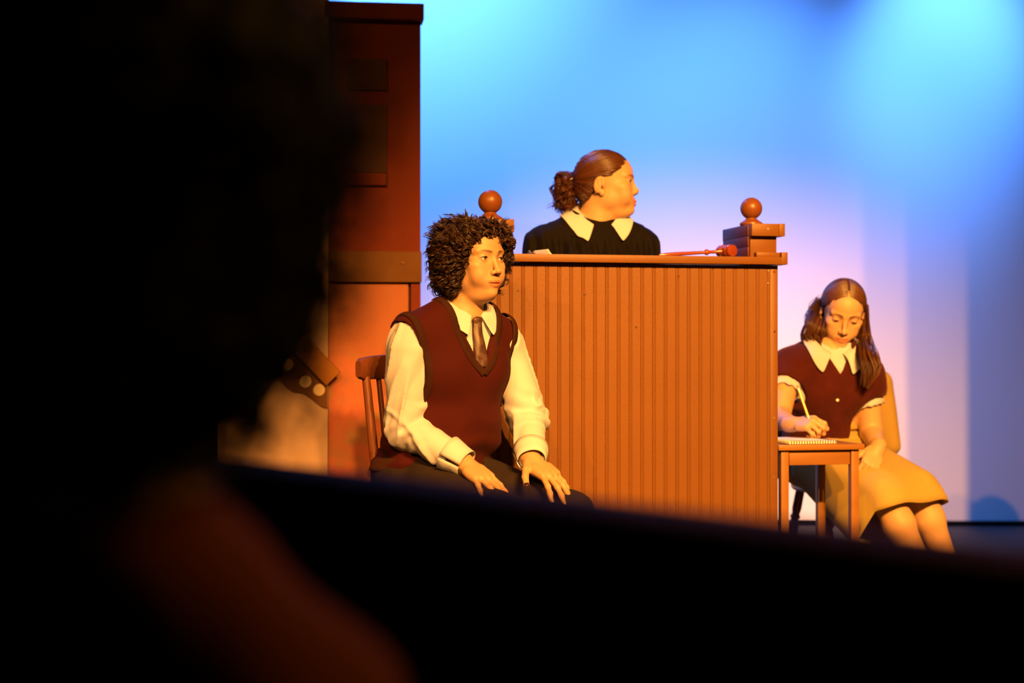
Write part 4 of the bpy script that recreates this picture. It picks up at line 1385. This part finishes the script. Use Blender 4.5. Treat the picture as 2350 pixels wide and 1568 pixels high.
# ---- robe
ro = Field(); ro.add(jt.inflate(.014), .01)
for a, b in ((j_shR, j_elR), (j_shL, j_elL)):
    ro.add(cone(a + V3(0, 0, .004), b + V3(0, 0, -.05), .064, .086), .04)
    ro.add(cone(b + V3(0, 0, -.05), b + V3(0, -.02, -.28), .092, .105), .02)
ro.add(cone(V3(Jn[0], Jn[1] + .01, .80), V3(Jn[0], Jn[1] + .01, .20), .175, .20), .06)
ro.keep(lambda P: .10 - P[:, 2], .01)
ro.sub(ell(Jn + V3(.002, .004, .060), (.086, .096, .080)), .004)
def robe_post(P, d):
    q = (P - Jn) @ Aj
    # gathered pleats hang from the yoke line
    below = np.clip((-.064 - q[:, 2] + .25 * np.abs(q[:, 0]) ** 1.2) / .04, 0, 1) * (q[:, 1] < .02)
    ple = np.sin(q[:, 0] * 150 + 2.0 * vnoise(P * V3(1, 1, .25), 12, 2))
    yoke = -.004 * (1 - np.clip((-.064 - q[:, 2] + .25 * np.abs(q[:, 0]) ** 1.2) / .006, 0, 1)) * (q[:, 1] < .05) * (np.abs(q[:, 0]) < .17)
    return d - .0085 * below * ple + yoke + .007 * (np.abs(vnoise(P * V3(1, 1, .5), 13, 7)) - .25)
ro.post = robe_post
sculpt_obj('robe', ro, (-.14, 5.20, .06), (.68, 5.76, 1.42), .0065, M_ROBE, ju, fine=((), (), [(1.14, 1.42, .0045)]), it=1, w=.35)
robe_f = jt.inflate(.016)
band('robe_front_seam', [Jn + Aj @ V3(.012, -.10, -.06), Jn + Aj @ V3(.013, -.13, -.13), Jn + Aj @ V3(.013, -.14, -.22), Jn + Aj @ V3(.013, -.14, -.32)], robe_f, .016, .0022, M_ROBE, ju, ribs=.05, amp=0, lift=.004)
m = MB(); m.lathe([(0, 0), (.0022, 0), (.0022, .001), (0, .0014)], 10, Matrix.Translation(W(Jn, Aj, (.012, -.118, -.105))) @ Matrix.Rotation(R(90), 4, 'X')); m.build('snap', M_WIRE, ju)
# white blouse neck + wide pointed collar
bl = Field(); bl.add(cone(Jn + V3(0, 0, -.06), Jn + V3(0, 0, .012), .072, .050), .01); bl.sub(ell(Jn + V3(.008, -.014, .05), (.058, .062, .075)), .004)
sculpt_obj('blouse', bl, Jn - .14, Jn + .11, .005, M_SHIRT, ju)
collar('blouse_collar', Jn + V3(.002, .002, .006), frame(R(16), R(8), R(-3)), ro, M_SHIRT, ju, r0=.063, front_gap=.36, stand=.078, flap_back=.070, flap_front=.098, tilt=1.30, pts_out=.055)

# ---- hair: combed back cap, hair line, curly ponytail
def jl(f): return loc(f, JhO, JhA)
cap = Field()
cap.add(jl(ell((0, .014, .030), (.0800, .1020, .0880))), .01)
cap.add(jl(ell((0, .060, -.028), (.062, .050, .050))), .04)
def j_face(P):
    x, y, z = np.abs(P[:, 0]), P[:, 1], P[:, 2]
    # hairline: from the centre of the forehead down past the temple, above and behind the ear, to the nape
    hl_ = np.interp(y, [-.11, -.080, -.055, -.030, -.005, .020, .034, .050, .075, .12], [.070, .060, .042, .024, .016, .018, -.012, -.050, -.066, -.072])
    return z - hl_
cap.sub(lambda P: j_face((P - JhO) @ JhA), .003)
cap.post = lambda P, d: d + .0016 * np.sin(((P - JhO) @ JhA)[:, 2] * 420 + ((P - JhO) @ JhA)[:, 1] * 160 + 5 * vnoise(P, 18, 3))
CV, CQ = sculpt(cap, JhO - .16, JhO + .16, .003)
mesh_obj('hair', CV, CQ, M_HAIRJ, ju, smooth=True, color=np.tile(np.array([.052, .016, .006]), (len(CV), 1)))
capf = Field(); capf.ops += cap.ops[:2]
rng = np.random.default_rng(5)
pony = W(JhO, JhA, (0, .112, .012))
paths, cols, rads = [], [], []
for s in (-1, 1):
    ys = np.interp(rng.uniform(0, 1, 520), [0, .3, .75, 1], [-.088, -.06, .02, .075])
    zs = np.interp(ys, [-.11, -.080, -.055, -.030, -.005, .020, .034, .050, .075], [.070, .060, .042, .024, .016, .018, -.012, -.050, -.066]) + rng.uniform(0, 1, 520) ** 1.6 * .075
    K = 16
    st = np.stack([s * np.full(520, .06), ys, zs], 1)
    st[:, 0] *= rng.uniform(.05, 1.2, 520)
    sw = (JhO + st @ JhA.T)
    sw = project(capf, sw, .0005)
    t = np.linspace(0, 1, K)[None, :, None]
    mid = (sw + pony) / 2 + JhA @ V3(s * .07, .0, .012) * np.clip((.10 - st[:, 1:2]) / .2, .2, 1)
    pth = (1 - t) ** 2 * sw[:, None] + 2 * t * (1 - t) * mid[:, None] + t ** 2 * pony[None, None]
    sh_ = pth.shape
    pp = project(capf, pth.reshape(-1, 3), 0.0, 3).reshape(sh_)
    pp += (rng.uniform(-.0005, .0014, 520)[:, None, None] * grad(capf, pp.reshape(-1, 3)).reshape(sh_))
    lim = (pp.reshape(-1, 3) - JhO) @ JhA
    okh = (j_face(lim) > -.004).reshape(sh_[:2]).all(1)
    paths.append(pp[okh]); n_ = okh.sum()
    cols.append(np.array([.072, .022, .0075])[None] * rng.uniform(.5, 1.5, n_)[:, None]); rads.append(rng.uniform(.0007, .0013, n_))
strands('combed_hair', np.concatenate(paths), np.concatenate(rads), M_HAIRJ, ju, n=4, colors=np.concatenate(cols))
S = 150
sp = pony + (np.clip(rng.normal(size=(S, 3)), -1.5, 1.5) * V3(.026, .015, .024)) @ JhA.T + JhA @ V3(0, .024, .0)
dr = np.stack([rng.normal(size=S) * .2, .16 + rng.normal(size=S) * .16, np.full(S, -1.0)], 1) @ JhA.T
pa, ra, co = [], [], []
ph = rng.uniform(0, 6.28, S); ln = rng.uniform(.05, .105, S); rd = rng.uniform(.008, .016, S); tn = rng.uniform(1.2, 2.0, S); lock = rng.uniform(.5, 1.5, S)
for k in range(7):
    r2 = np.random.default_rng(31)
    pa.append(curls(sp + rng.normal(size=sp.shape) * .0014, dr, ln * rng.uniform(.9, 1.1, S), rd * rng.uniform(.85, 1.1, S), tn, 24, r2, ph + (k - 3) * .13)); ra.append(rng.uniform(.0009, .0016, S))
    co.append(np.array([.062, .016, .0062])[None] * (lock * rng.uniform(.8, 1.2, S))[:, None])
strands('ponytail', np.concatenate(pa), np.concatenate(ra), M_HAIRJ, ju, n=3, colors=np.concatenate(co))
pf = Field(); pf.add(ell(pony + JhA @ V3(0, .034, -.004), (.030, .036, .042), JhA.T), .01).add(ell(pony + JhA @ V3(0, .040, -.045), (.024, .030, .035), JhA.T), .02).add(cone(pony - JhA @ V3(0, .02, 0), pony + JhA @ V3(0, .02, 0), .024, .022), .01)
pf.post = lambda P, d: d + .008 * (np.abs(vnoise(P, 45, 1)) - .25)
PV, PQ = sculpt(pf, pony - .12, pony + .12, .005)
mesh_obj('ponytail_core', PV, PQ, M_HAIRJ, ju, smooth=True, color=np.tile(np.array([.02, .007, .004]), (len(PV), 1)))
for ch in ju.children: ch.matrix_parent_inverse = ju_inv
# ================================================================== writer seated at the side table
ck = empty('person', (1.17, 5.80, 0), 0, 'person with long brown hair in maroon sweater vest writing in a notebook', 'person')
ck_inv = Matrix.Translation((-1.17, -5.80, 0))
M_SWEAT = mat('maroon_sweater_knit', (0.050, 0.0075, 0.0062), rough=0.95, spec=0.1, bump=0.8, bscale=260, var=0.15, vscale=20, sheen=0.5)
M_SKIRT = mat('tan_wool_skirt', (0.40, 0.275, 0.075), rough=0.9, spec=0.1, bump=0.2, bscale=500)
M_HAIRC = hair_mat('long_brown_hair', (0.12, 0.038, 0.012), 0.42)
CKa = R(12); Ac = frame(CKa, R(0), R(0)); Lc = Ac[:, 0]; Bc = Ac[:, 1]; MiC = Ac.T
Cp = V3(1.150, 5.830, .480)
Cn = V3(1.160, 5.690, .905)
ChA = frame(R(-2), R(24), R(7))
eye_mid = V3(1.192, 5.610, .998)
ChO = eye_mid - ChA @ V3(0, -.088, 0)
c_shR = V3(1.000, 5.680, .828); c_shL = V3(1.290, 5.715, .800)
c_elR = V3(.945, 5.560, .650); c_elL = V3(1.312, 5.720, .590)
c_wrR = V3(.968, 5.420, .638); c_wrL = V3(1.288, 5.530, .545)
Fc = V3(math.sin(R(35)), -math.cos(R(35)), 0); Lg = V3(math.cos(R(35)), math.sin(R(35)), 0)
c_hpR = Cp - Lg * .085; c_hpL = Cp + Lg * .085
c_knR = c_hpR + Fc * .38 + V3(0, 0, -.085); c_knL = c_hpL + Fc * .38 + V3(0, 0, -.075)
c_anR = c_knR + V3(.150, -.05, -.33); c_anL = c_knL + V3(.120, -.05, -.34)
ct_ = Field()
ct_.add(ell(Cp + V3(0, 0, .01), (.165, .125, .10), MiC), .01)
ct_.add(ell(V3(1.150, 5.790, .62), (.125, .105, .11), MiC), .07)
ct_.add(ell(V3(1.150, 5.735, .745), (.138, .105, .125), MiC), .06)
ct_.add(ell(V3(1.152, 5.705, .825), (.135, .080, .065), MiC), .05)
for s, shj in ((-1, c_shR), (1, c_shL)):
    ct_.add(ell(V3(1.150, 5.735, .735) + Lc * s * .062 - Bc * .060, (.058, .052, .056), MiC), .04)
    ct_.add(cone(Cn + Lc * s * .03 + V3(0, .012, -.01), shj + V3(0, 0, .004), .044, .042), .05)
cb_ = Field(); cb_.ops += ct_.ops
for a, b, c in ((c_shR, c_elR, c_wrR), (c_shL, c_elL, c_wrL)):
    cb_.add(cone(a, b, .049, .040), .03); cb_.add(cone(b, c, .041, .026), .012)
for a, b, c in ((c_hpR, c_knR, c_anR), (c_hpL, c_knL, c_anL)):
    cb_.add(cone(a, b, .085, .058), .03); cb_.add(ell(b + V3(.004, -.006, -.01), (.053, .053, .06)), .02)
    m1 = b * .68 + c * .32
    cb_.add(cone(b, m1, .052, .056), .02); cb_.add(cone(m1 + V3(.0, .012, 0), c, .054, .034), .02)
    ft = c + V3(0, 0, -c[2])
    cb_.add(cone(c, ft + V3(.0, .0, .05), .034, .036), .015); cb_.add(cone(ft + V3(0, .0, .035), ft + V3(.09, -.09, .022), .034, .026), .02)
cb_.add(cone(W(ChO, ChA, (0, .028, -.058)), Cn + V3(0, .012, -.02), .046, .053), .014)
cb_.ops += head_ops(ChO, ChA, full=-.15, ears=True, open_=.0013, lid_z=-.0048, nose=1.15)
# writing hand: fist round the pencil; other hand closed in the lap
pen_tip = V3(1.036, 5.352, TZ + .012); pen_end = V3(.981, 5.394, .772)
hopsA, tipsA = hand_ops(c_wrR, V3(.050, -.058, .006), V3(-.35, -.45, .82), -1, curl=(42, 52, 58, 62), mid=(52, 62, 66, 66), spread=(6, 2, -3, -8),
                        thumb=[(.022, .016, -.008), (.036, .044, -.022), (.036, .070, -.034), (.026, .090, -.040)], scale=.92)
hopsB, tipsB = hand_ops(c_wrL, V3(-.030, -.040, -.045), V3(.25, -.75, .55), 1, curl=(30, 38, 42, 45), mid=(55, 62, 64, 64), spread=(5, 1, -3, -7), scale=.90)
cb_.ops += hopsA + hopsB
sculpt_obj('body', cb_, (.86, 5.18, .0), (1.72, 6.00, 1.16), .0075, M_SKIN, ck,
           fine=([(1.00, 1.11, .003), (1.11, 1.28, .0026), (1.28, 1.34, .0034)], [(5.30, 5.56, .0032), (5.56, 5.78, .0026)], [(.46, .68, .0034), (.87, 1.14, .0024)]), it=1, w=.3,
           tint=lambda V: skin_tint(V, [(ChO, ChA)], lips=(.44, .16, .09), brow=(.06, .025, .012), brow_amt=1.2, base=SKIN * 1.22))
eyes(ck, ChO, ChA, gaze=(0, R(-30)), open_=.0013, lid_z=-.0048, lash=.0010)
nails(ck, tipsB[:4], [M_NAIL])

for an in (c_anR, c_anL):
    ft = an + V3(0, 0, -an[2]); sf = Field()
    sf.add(cone(ft + V3(-.012, .012, .040), ft + V3(.098, -.098, .030), .041, .033), .02).add(cone(ft + V3(0, 0, .03), ft + V3(-.01, .01, .06), .040, .040), .02)
    sf.keep(lambda P: .002 - P[:, 2], .003).keep(lambda P: P[:, 2] - .060, .004)
    sculpt_obj('shoe', sf, ft + V3(-.10, -.18, -.01), ft + V3(.18, .10, .10), .006, M_SHOE, ck)
# ---- pencil
pe = empty('pencil', tuple(pen_tip), 0, 'yellow pencil with pink eraser held in the writing hand', 'pencil')
pe.rotation_mode = 'QUATERNION'; pe.rotation_quaternion = Vector((0, 0, 1)).rotation_difference(Vector(pen_end - pen_tip))
PL = float(np.linalg.norm(pen_end - pen_tip))
M_PYEL = mat('yellow_pencil_paint', (0.80, 0.47, 0.02), rough=0.35, spec=0.5)
m = MB(); m.lathe([(0, .018), (.0042, .018), (.0042, PL - .022), (0, PL - .022)], 6); m.build('barrel', M_PYEL, pe, smooth=False)
m = MB(); m.lathe([(0, .0), (.0008, .0), (.0042, .018), (0, .018)], 12); m.build('sharpened_tip', mat('bare_pencil_wood', (.6, .38, .2)), pe)
m = MB(); m.lathe([(0, PL - .022), (.0044, PL - .022), (.0044, PL - .018), (.0040, PL - .016), (.0044, PL - .013), (.0044, PL - .009), (0, PL - .009)], 14); m.build('ferrule', mat('pale_ferrule', (.85, .75, .5), rough=.3, metal=.7), pe)
m = MB(); m.lathe([(0, PL - .009), (.0040, PL - .009), (.0040, PL - .002), (.003, PL), (0, PL)], 14); m.build('eraser', mat('pink_eraser', (.7, .2, .14), rough=.8), pe)

# ---- blouse, sweater vest
bs = Field(); bs.add(ct_.inflate(.006), .01)
for a, b in ((c_shR, c_elR), (c_shL, c_elL)):
    u = (b - a) / np.linalg.norm(b - a)
    bs.add(cone(a, a + u * .10, .054, .058), .02)
    bs.sub(cone(a + u * .165, a + u * .24, .080, .085), .002)
bs.sub(ell(Cn + V3(0, -.02, .05), (.052, .055, .062)), .004)
bs.post = lambda P, d: d + .006 * (np.abs(vnoise(P, 26, 3)) - .25)
sculpt_obj('blouse', bs, (.88, 5.50, .56), (1.42, 5.96, .98), .005, M_SHIRT, ck)
sw = Field(); sw.add(ct_.inflate(.020), .01)
sw.add(ell(V3(1.150, 5.790, .605), (.140, .122, .060), MiC), .03)
for a, b in ((c_shR, c_elR), (c_shL, c_elL)):
    u = (b - a) / np.linalg.norm(b - a)
    sw.add(cone(a - u * .01, a + u * .050, .062, .070), .03)
    sw.sub(cone(a + u * .140, a + u * .24, .088, .092), .004)
sw.sub(ell(Cn + V3(.004, -.03, .045), (.062, .062, .075)), .004)
def c_v(P):
    q = (P - Cn) @ Ac
    return np.maximum((np.abs(q[:, 0]) - np.clip((q[:, 2] + .092) * .60, -.05, .2)) * .9, q[:, 1] + .0)
sw.sub(c_v, .004)
sw.sub(lambda P: P[:, 2] - .555, .02)
sw.post = lambda P, d: d + .006 * (np.abs(vnoise(P * V3(1, 1, .6), 11, 8)) - .25) + .0010 * vnoise(P, 150, 3)
sculpt_obj('sweater_vest', sw, (.86, 5.48, .52), (1.44, 5.98, .98), .005, M_SWEAT, ck, it=1)
for z_, x_ in ((.715, -.008),):
    p_ = project(ct_.inflate(.0215), np.array([W(V3(1.150, 5.70, z_), Ac, (x_, -.10, 0))], dtype=np.float32), 0)[0]
    m = MB(); m.lathe([(0, -.001), (.005, -.001), (.0052, .001), (.003, .002), (0, .0018)], 14, Matrix.Translation(p_) @ Matrix.Rotation(R(90), 4, 'X')); m.build('button', M_PAPER, ck)
sweat_f = ct_.inflate(.021)
collar('blouse_collar', Cn + V3(.004, .0, .004), frame(R(4), R(18), R(4)), sweat_f, M_SHIRT, ck, r0=.056, front_gap=.30, stand=.036, flap_back=.050, flap_front=.105, tilt=.75, pts_out=.040)

# ---- skirt: lofted A-line cloth over the thighs, open at the hem
def skirt():
    n, rows = 72, 26
    kR, kL = c_knR, c_knL
    hip_c = Cp + V3(0, 0, .03)
    knee_c = (kR + kL) / 2 + Fc * .010 + V3(0, 0, -.004)
    V, F = [], []
    for j in range(rows):
        v = j / (rows - 1)
        if v < .25:
            t = v / .25
            c = Cp + V3(0, -.03, .125) * (1 - t) + V3(0, 0, .03) * t
            ax = V3(0, 0, -1) * (1 - t) + Fc * t
            wl, wh = .142 + .035 * t, .118 + .01 * t
        else:
            t = (v - .25) / .75
            t1 = min(1, t / .72); t2 = max(0, (t - .72) / .28)
            c = hip_c * (1 - t1) + knee_c * t1 + Fc * (.022 * t2) + V3(0, 0, -.058 * t2)
            ax = Fc * (1 - .6 * t2) + V3(0, 0, -.12 * t - .7 * t2)
            wl, wh = .178 - .012 * t, .128 - .045 * t1 + .006 * t2
        ax = ax / np.linalg.norm(ax)
        l = np.cross(ax, V3(0, 0, 1)) if abs(ax[2]) < .9 else Lg
        l = Lg - ax * (Lg @ ax); l /= np.linalg.norm(l)
        u = np.cross(l, ax); u = u if u[2] > 0 or v < .25 else -u
        if v < .25 and (u @ -Fc) > 0 and False: u = -u
        for i in range(n):
            a = 2 * math.pi * i / n
            ca, sa = math.cos(a), math.sin(a)
            p = c + l * (wl * math.copysign(abs(ca) ** .8, ca)) + u * (wh * math.copysign(abs(sa) ** .9, sa))
            if v > .25:
                t = (v - .25) / .75
                drop = max(0, -sa) * t
                p = p + V3(0, 0, -1) * (.20 * drop * (1 + .45 * max(0, -ca))) + V3(0, 0, .006 * math.sin(a * 5 + 1) * t * max(0, -sa))
                p = p - Fc * (.10 * max(0, -sa) * t) - Lg * (.05 * max(0, -sa) * t)
                p = p + Fc * .010 * math.sin(a * 3) * t
                # dip between the knees
                p = p + V3(0, 0, -.012) * max(0, sa) * math.exp(-(ca / .35) ** 2) * t
            V.append(p)
    for j in range(rows - 1):
        for i in range(n):
            k = (i + 1) % n
            F.append((j * n + i, j * n + k, (j + 1) * n + k, (j + 1) * n + i))
    V = np.array(V, dtype=np.float32)
    fld = Field(); fld.ops += ct_.ops[:2]
    for a, b in ((c_hpR, c_knR), (c_hpL, c_knL)):
        fld.add(cone(a, b, .085, .060), .03)
    for _ in range(3):
        V = V + grad(fld, V, .004) * np.clip(.008 - fld(V), 0, .05)[:, None]
    o = mesh_obj('skirt', V, F, M_SKIRT, ck, smooth=True)
    s = o.modifiers.new('thickness', 'SOLIDIFY'); s.thickness = 0.003; s.offset = 1
    return o
skirt()
wb = Field(); wb.ops += ct_.ops[:2]
# ---- hair: centre parting, pulled half back, long locks on both shoulders
def cl(f): return loc(f, ChO, ChA)
ccap = Field(); ccap.add(cl(ell((0, .014, .030), (.0800, .1010, .0870))), .01); ccap.add(cl(ell((0, .050, -.035), (.070, .060, .070))), .04)
def c_face(P):
    x, y, z = np.abs(P[:, 0]), P[:, 1], P[:, 2]
    hl_ = np.interp(y, [-.11, -.085, -.060, -.035, -.010, .015, .030, .05], [.076, .062, .046, .030, .010, .010, -.06, -.14])
    return z - hl_
ccap.sub(lambda P: c_face((P - ChO) @ ChA), .003)
def cpost(P, d):
    q = (P - ChO) @ ChA
    part = .005 * np.exp(-(q[:, 0] / .0035) ** 2) * (q[:, 1] < .02)
    return d + part + .0014 * np.sin(q[:, 1] * 520 + 4 * vnoise(P, 16, 3))
ccap.post = cpost
CV, CQ = sculpt(ccap, ChO - .17, ChO + .17, .0035)
mesh_obj('hair', CV, CQ, M_HAIRC, ck, smooth=True, color=np.tile(np.array([.055, .019, .0068]), (len(CV), 1)))
ccf = Field(); ccf.ops += ccap.ops[:2]
rng = np.random.default_rng(9)
paths, cols, rads = [], [], []
n_ = 420; K = 16
for s in (-1, 1):
    y0 = rng.uniform(-.078, .05, n_)
    st = np.stack([np.full(n_, s * .004), y0, np.full(n_, .10)], 1)
    en = np.stack([s * rng.uniform(.055, .085, n_), .055 + .02 * rng.uniform(size=n_), rng.uniform(-.05, .045, n_)], 1)
    md = np.stack([s * np.full(n_, .085), y0 * .75 - .018, np.full(n_, .055)], 1)
    t = np.linspace(0, 1, K)[None, :, None]
    pth = (1 - t) ** 2 * st[:, None] + 2 * t * (1 - t) * md[:, None] + t ** 2 * en[:, None]
    wp = (ChO + pth.reshape(-1, 3) @ ChA.T)
    wp = project(ccf, wp, .0006, 4)
    qq = (wp - ChO) @ ChA
    okk = (c_face(qq) > -.005).reshape(n_, K).all(1)
    wp = wp.reshape(n_, K, 3)[okk]
    paths.append(wp); cols.append(np.array([.085, .030, .0095])[None] * rng.uniform(.5, 1.6, len(wp))[:, None]); rads.append(rng.uniform(.0008, .0014, len(wp)))
strands('combed_hair', np.concatenate(paths), np.concatenate(rads), M_HAIRC, ck, n=4, colors=np.concatenate(cols))
# long locks: control points in world space
def lock(name, ctrl, width, count, wave=.006, seed=1):
    r_ = np.random.default_rng(seed)
    C = smooth_path([np.asarray(c) for c in ctrl], 28)
    P = []
    T_ = np.gradient(C, axis=0); T_ /= np.linalg.norm(T_, axis=1, keepdims=True)
    U_ = np.cross(T_, [0, 1, 0]); U_ /= np.linalg.norm(U_, axis=1, keepdims=True) + 1e-9
    N_ = np.cross(T_, U_)
    tt = np.linspace(0, 1, 28)
    for i in range(count):
        a, b = np.clip(r_.normal() * .5, -.85, .85), np.clip(r_.normal() * .5, -.85, .85)
        ph = r_.uniform(0, 6.28)
        wd = np.interp(tt, [0, .3, .75, 1], [width * .7, width, width * 1.05, width * .45])
        g = np.floor(a * 3) * 1.3
        p = C + U_ * (wd * a + wave * np.sin(tt * 9 + g) * tt)[:, None] + N_ * (wd * .55 * b + wave * np.cos(tt * 8 + g) * tt)[:, None]
        p = p + T_ * (r_.uniform(-.02, .02) * tt)[:, None]
        P.append(p)
    cc = np.array([.082, .028, .009])[None] * r_.uniform(.45, 1.6, count)[:, None]
    strands(name, np.array(P), r_.uniform(.0008, .0015, count) * (.5 if count < 20 else 1), M_HAIRC, ck, n=3, colors=cc)
h = lambda x, y, z: W(ChO, ChA, (x, y, z))
lock('hair_lock', [h(.070, .045, .02), h(.080, .045, -.05), h(.092, .020, -.11), at(1988, 815, 5.60), at(1998, 848, 5.565), at(1990, 880, 5.56)], .040, 300, .005, 2)
lock('hair_lock', [h(-.066, .04, .02), h(-.082, .035, -.04), at(1872, 745, 5.66), at(1864, 772, 5.66), at(1876, 798, 5.65)], .046, 300, .006, 3)
lock('hair_lock', [h(.0, .10, .0), h(.0, .115, -.06), h(.0, .12, -.13), h(.0, .13, -.19)], .11, 300, .008, 4)
lock('loose_strand', [h(.074, .01, .03), h(.084, .0, -.04), at(1987, 765, 5.60), at(1993, 800, 5.60), at(2004, 835, 5.60), at(2026, 860, 5.60)], .005, 5, .001, 6)
for ch in ck.children: ch.matrix_parent_inverse = ck_inv

# ---- tan jacket hung over the chair back
jk = Field()
jc = V3(1.275, 5.88, 0)
Ak = frame(CA)
def kp(x, y, z): return jc + Ak @ V3(x, y, z)
MiK = Ak.T
jk.add(rbox(kp(0, .232, .61), (.225, .040, .215), .035, MiK), .01)
jk.add(cone(kp(-.20, .24, .77), kp(.20, .24, .77), .048, .048), .03)
jk.add(cone(kp(.225, .235, .76), kp(.250, .20, .52), .046, .040), .03)
jk.add(cone(kp(-.225, .235, .76), kp(-.250, .20, .52), .046, .040), .03)
jk.post = lambda P, d: d + .012 * (np.abs(vnoise(P * V3(1, 1, .5), 10, 5)) - .25)
jo = sculpt_obj('jacket', jk, (.80, 5.80, .36), (1.62, 6.30, .90), .008, mat('tan_jacket_cloth', (.32, .215, .06), rough=.9, spec=.1, bump=.2, bscale=400), None)
tag(jo, 'tan jacket draped over the back of the chair of the writer', 'jacket')
# ================================================================== dark onlooker close to the camera, seen from behind
on = empty('person', (-0.225, 0.90, 0), 0, 'dark silhouetted person with bushy hair seen from behind close in front', 'person')
on_inv = Matrix.Translation((0.225, -0.90, 0))
M_DARKHAIR = mat('black_bushy_hair', (0.006, 0.004, 0.003), rough=0.7, spec=0.2)
M_PULL = mat('rust_pullover', (0.16, 0.045, 0.012), rough=0.95, spec=0.05, bump=0.4, bscale=200)
M_SLACK = mat('black_slacks', (0.01, 0.009, 0.009), rough=0.9)
OhO = V3(-.225, .900, 1.005); OhA = frame(R(172))
On = V3(-.225, .885, .815)
o_shR = V3(-.128, .885, .688); o_shL = V3(-.322, .885, .688)
ot = Field()
ot.add(ell(V3(-.225, .89, .57), (.125, .10, .15)), .01)
ot.add(ell(V3(-.225, .90, .42), (.125, .11, .14)), .06)
ot.add(ell(V3(-.225, .90, .29), (.165, .13, .10)), .06)
for shj in (o_shR, o_shL):
    ot.add(cone(On + (shj - On) * .2 + V3(0, 0, -.02), shj, .050, .050), .05)
ob_ = Field(); ob_.ops += ot.ops
for s, shj in ((1, o_shR), (-1, o_shL)):
    el = shj + V3(s * .02, .04, -.27); wr = el + V3(-s * .06, .22, -.02)
    ob_.add(cone(shj, el, .048, .040), .03); ob_.add(cone(el, wr, .040, .027), .01)
    ho, _ = hand_ops(wr, V3(-s * .2, 1, -.15), V3(0, .1, 1), s, scale=1.0)
    ob_.ops += ho
    hp = V3(-.225 + s * .085, .93, .29); kn = hp + V3(s * .05, .40, .03); an = V3(kn[0], kn[1] + .05, .07)
    ob_.add(cone(hp, kn, .08, .056), .03); ob_.add(cone(kn, an, .054, .036), .01); ob_.add(cone(an + V3(0, -.02, -.03), an + V3(0, .12, -.04), .034, .026), .02)
ob_.add(cone(W(OhO, OhA, (0, .03, -.055)), On, .050, .058), .015)
ob_.ops += head_ops(OhO, OhA)
sculpt_obj('body', ob_, (-.56, .72, .0), (.12, 1.56, 1.13), .008, M_SKIN, on, fine=((), (), [(.86, 1.13, .005)]), it=1, w=.4, tint=lambda V: skin_tint(V, [(OhO, OhA)]))
pu = Field(); pu.add(ot.inflate(.012), .01)
for s, shj in ((1, o_shR), (-1, o_shL)):
    el = shj + V3(s * .02, .04, -.27); wr = el + V3(-s * .06, .22, -.02)
    pu.add(cone(shj, el, .062, .054), .03); pu.add(cone(el, wr - (wr - el) * .12, .054, .042), .01)
pu.sub(ell(On + V3(0, 0, .055), (.066, .066, .06)), .006)
pu.post = lambda P, d: d + .008 * (np.abs(vnoise(P, 14, 4)) - .25)
sculpt_obj('pullover', pu, (-.56, .70, .22), (.12, 1.36, .86), .008, M_PULL, on)
sl = Field(); sl.add(ell(V3(-.225, .90, .275), (.178, .142, .10)), .01)
for s in (1, -1):
    hp = V3(-.225 + s * .085, .93, .29); kn = hp + V3(s * .05, .40, .03); an = V3(kn[0], kn[1] + .05, .09)
    sl.add(cone(hp, kn, .092, .068), .03); sl.add(cone(kn, an, .066, .052), .01)
sculpt_obj('slacks', sl, (-.56, .72, .02), (.12, 1.50, .42), .009, M_SLACK, on)
ohf = Field()
ohf.add(loc(ell((0, .0, .020), (.128, .130, .140)), OhO, OhA), .01)
ohf.add(loc(ell((0, .020, -.076), (.119, .098, .090)), OhO, OhA), .03)
ohf.sub(loc(ell((0, -.13, -.03), (.07, .09, .10)), OhO, OhA), .02)
ohf.post = lambda P, d: d + .014 * (np.abs(vnoise(P, 26, 3)) - .25) + .006 * vnoise(P, 60, 5)
OV, OQ = sculpt(ohf, OhO - .22, OhO + .22, .007)
mesh_obj('hair', OV, OQ, M_DARKHAIR, on, smooth=True)
rng = np.random.default_rng(21)
pk = rng.choice(len(OV), 1400, replace=False)
bs_ = OV[pk]; nr = grad(ohf, bs_.astype(np.float32)).astype(float)
fl_ = nr * .35 + np.array([0, 0, -.8]) + rng.normal(size=nr.shape) * .35
S = len(pk)
strands('curls', curls(bs_ - nr * .006, fl_, rng.uniform(.03, .055, S), rng.uniform(.006, .011, S), rng.uniform(1, 2, S), 12, rng), rng.uniform(.0012, .0022, S), M_DARKHAIR, on, n=3)
for ch in on.children: ch.matrix_parent_inverse = on_inv
st_ = empty('low_stool', (-.225, .90, 0), 0, 'low dark wooden stool under the silhouetted onlooker', 'stool')
m = MB(); m.lathe([(0, .155), (.15, .155), (.155, .160), (.155, .175), (.148, .182), (0, .182)], 32); m.build('seat', M_RAIL, st_)
for a in (45, 135, 225, 315):
    m = MB(); m.tube([(.13 * math.cos(R(a)), .13 * math.sin(R(a)), 0), (.10 * math.cos(R(a)), .10 * math.sin(R(a)), .157)], .014, 10); m.build('leg', M_RAIL, st_)
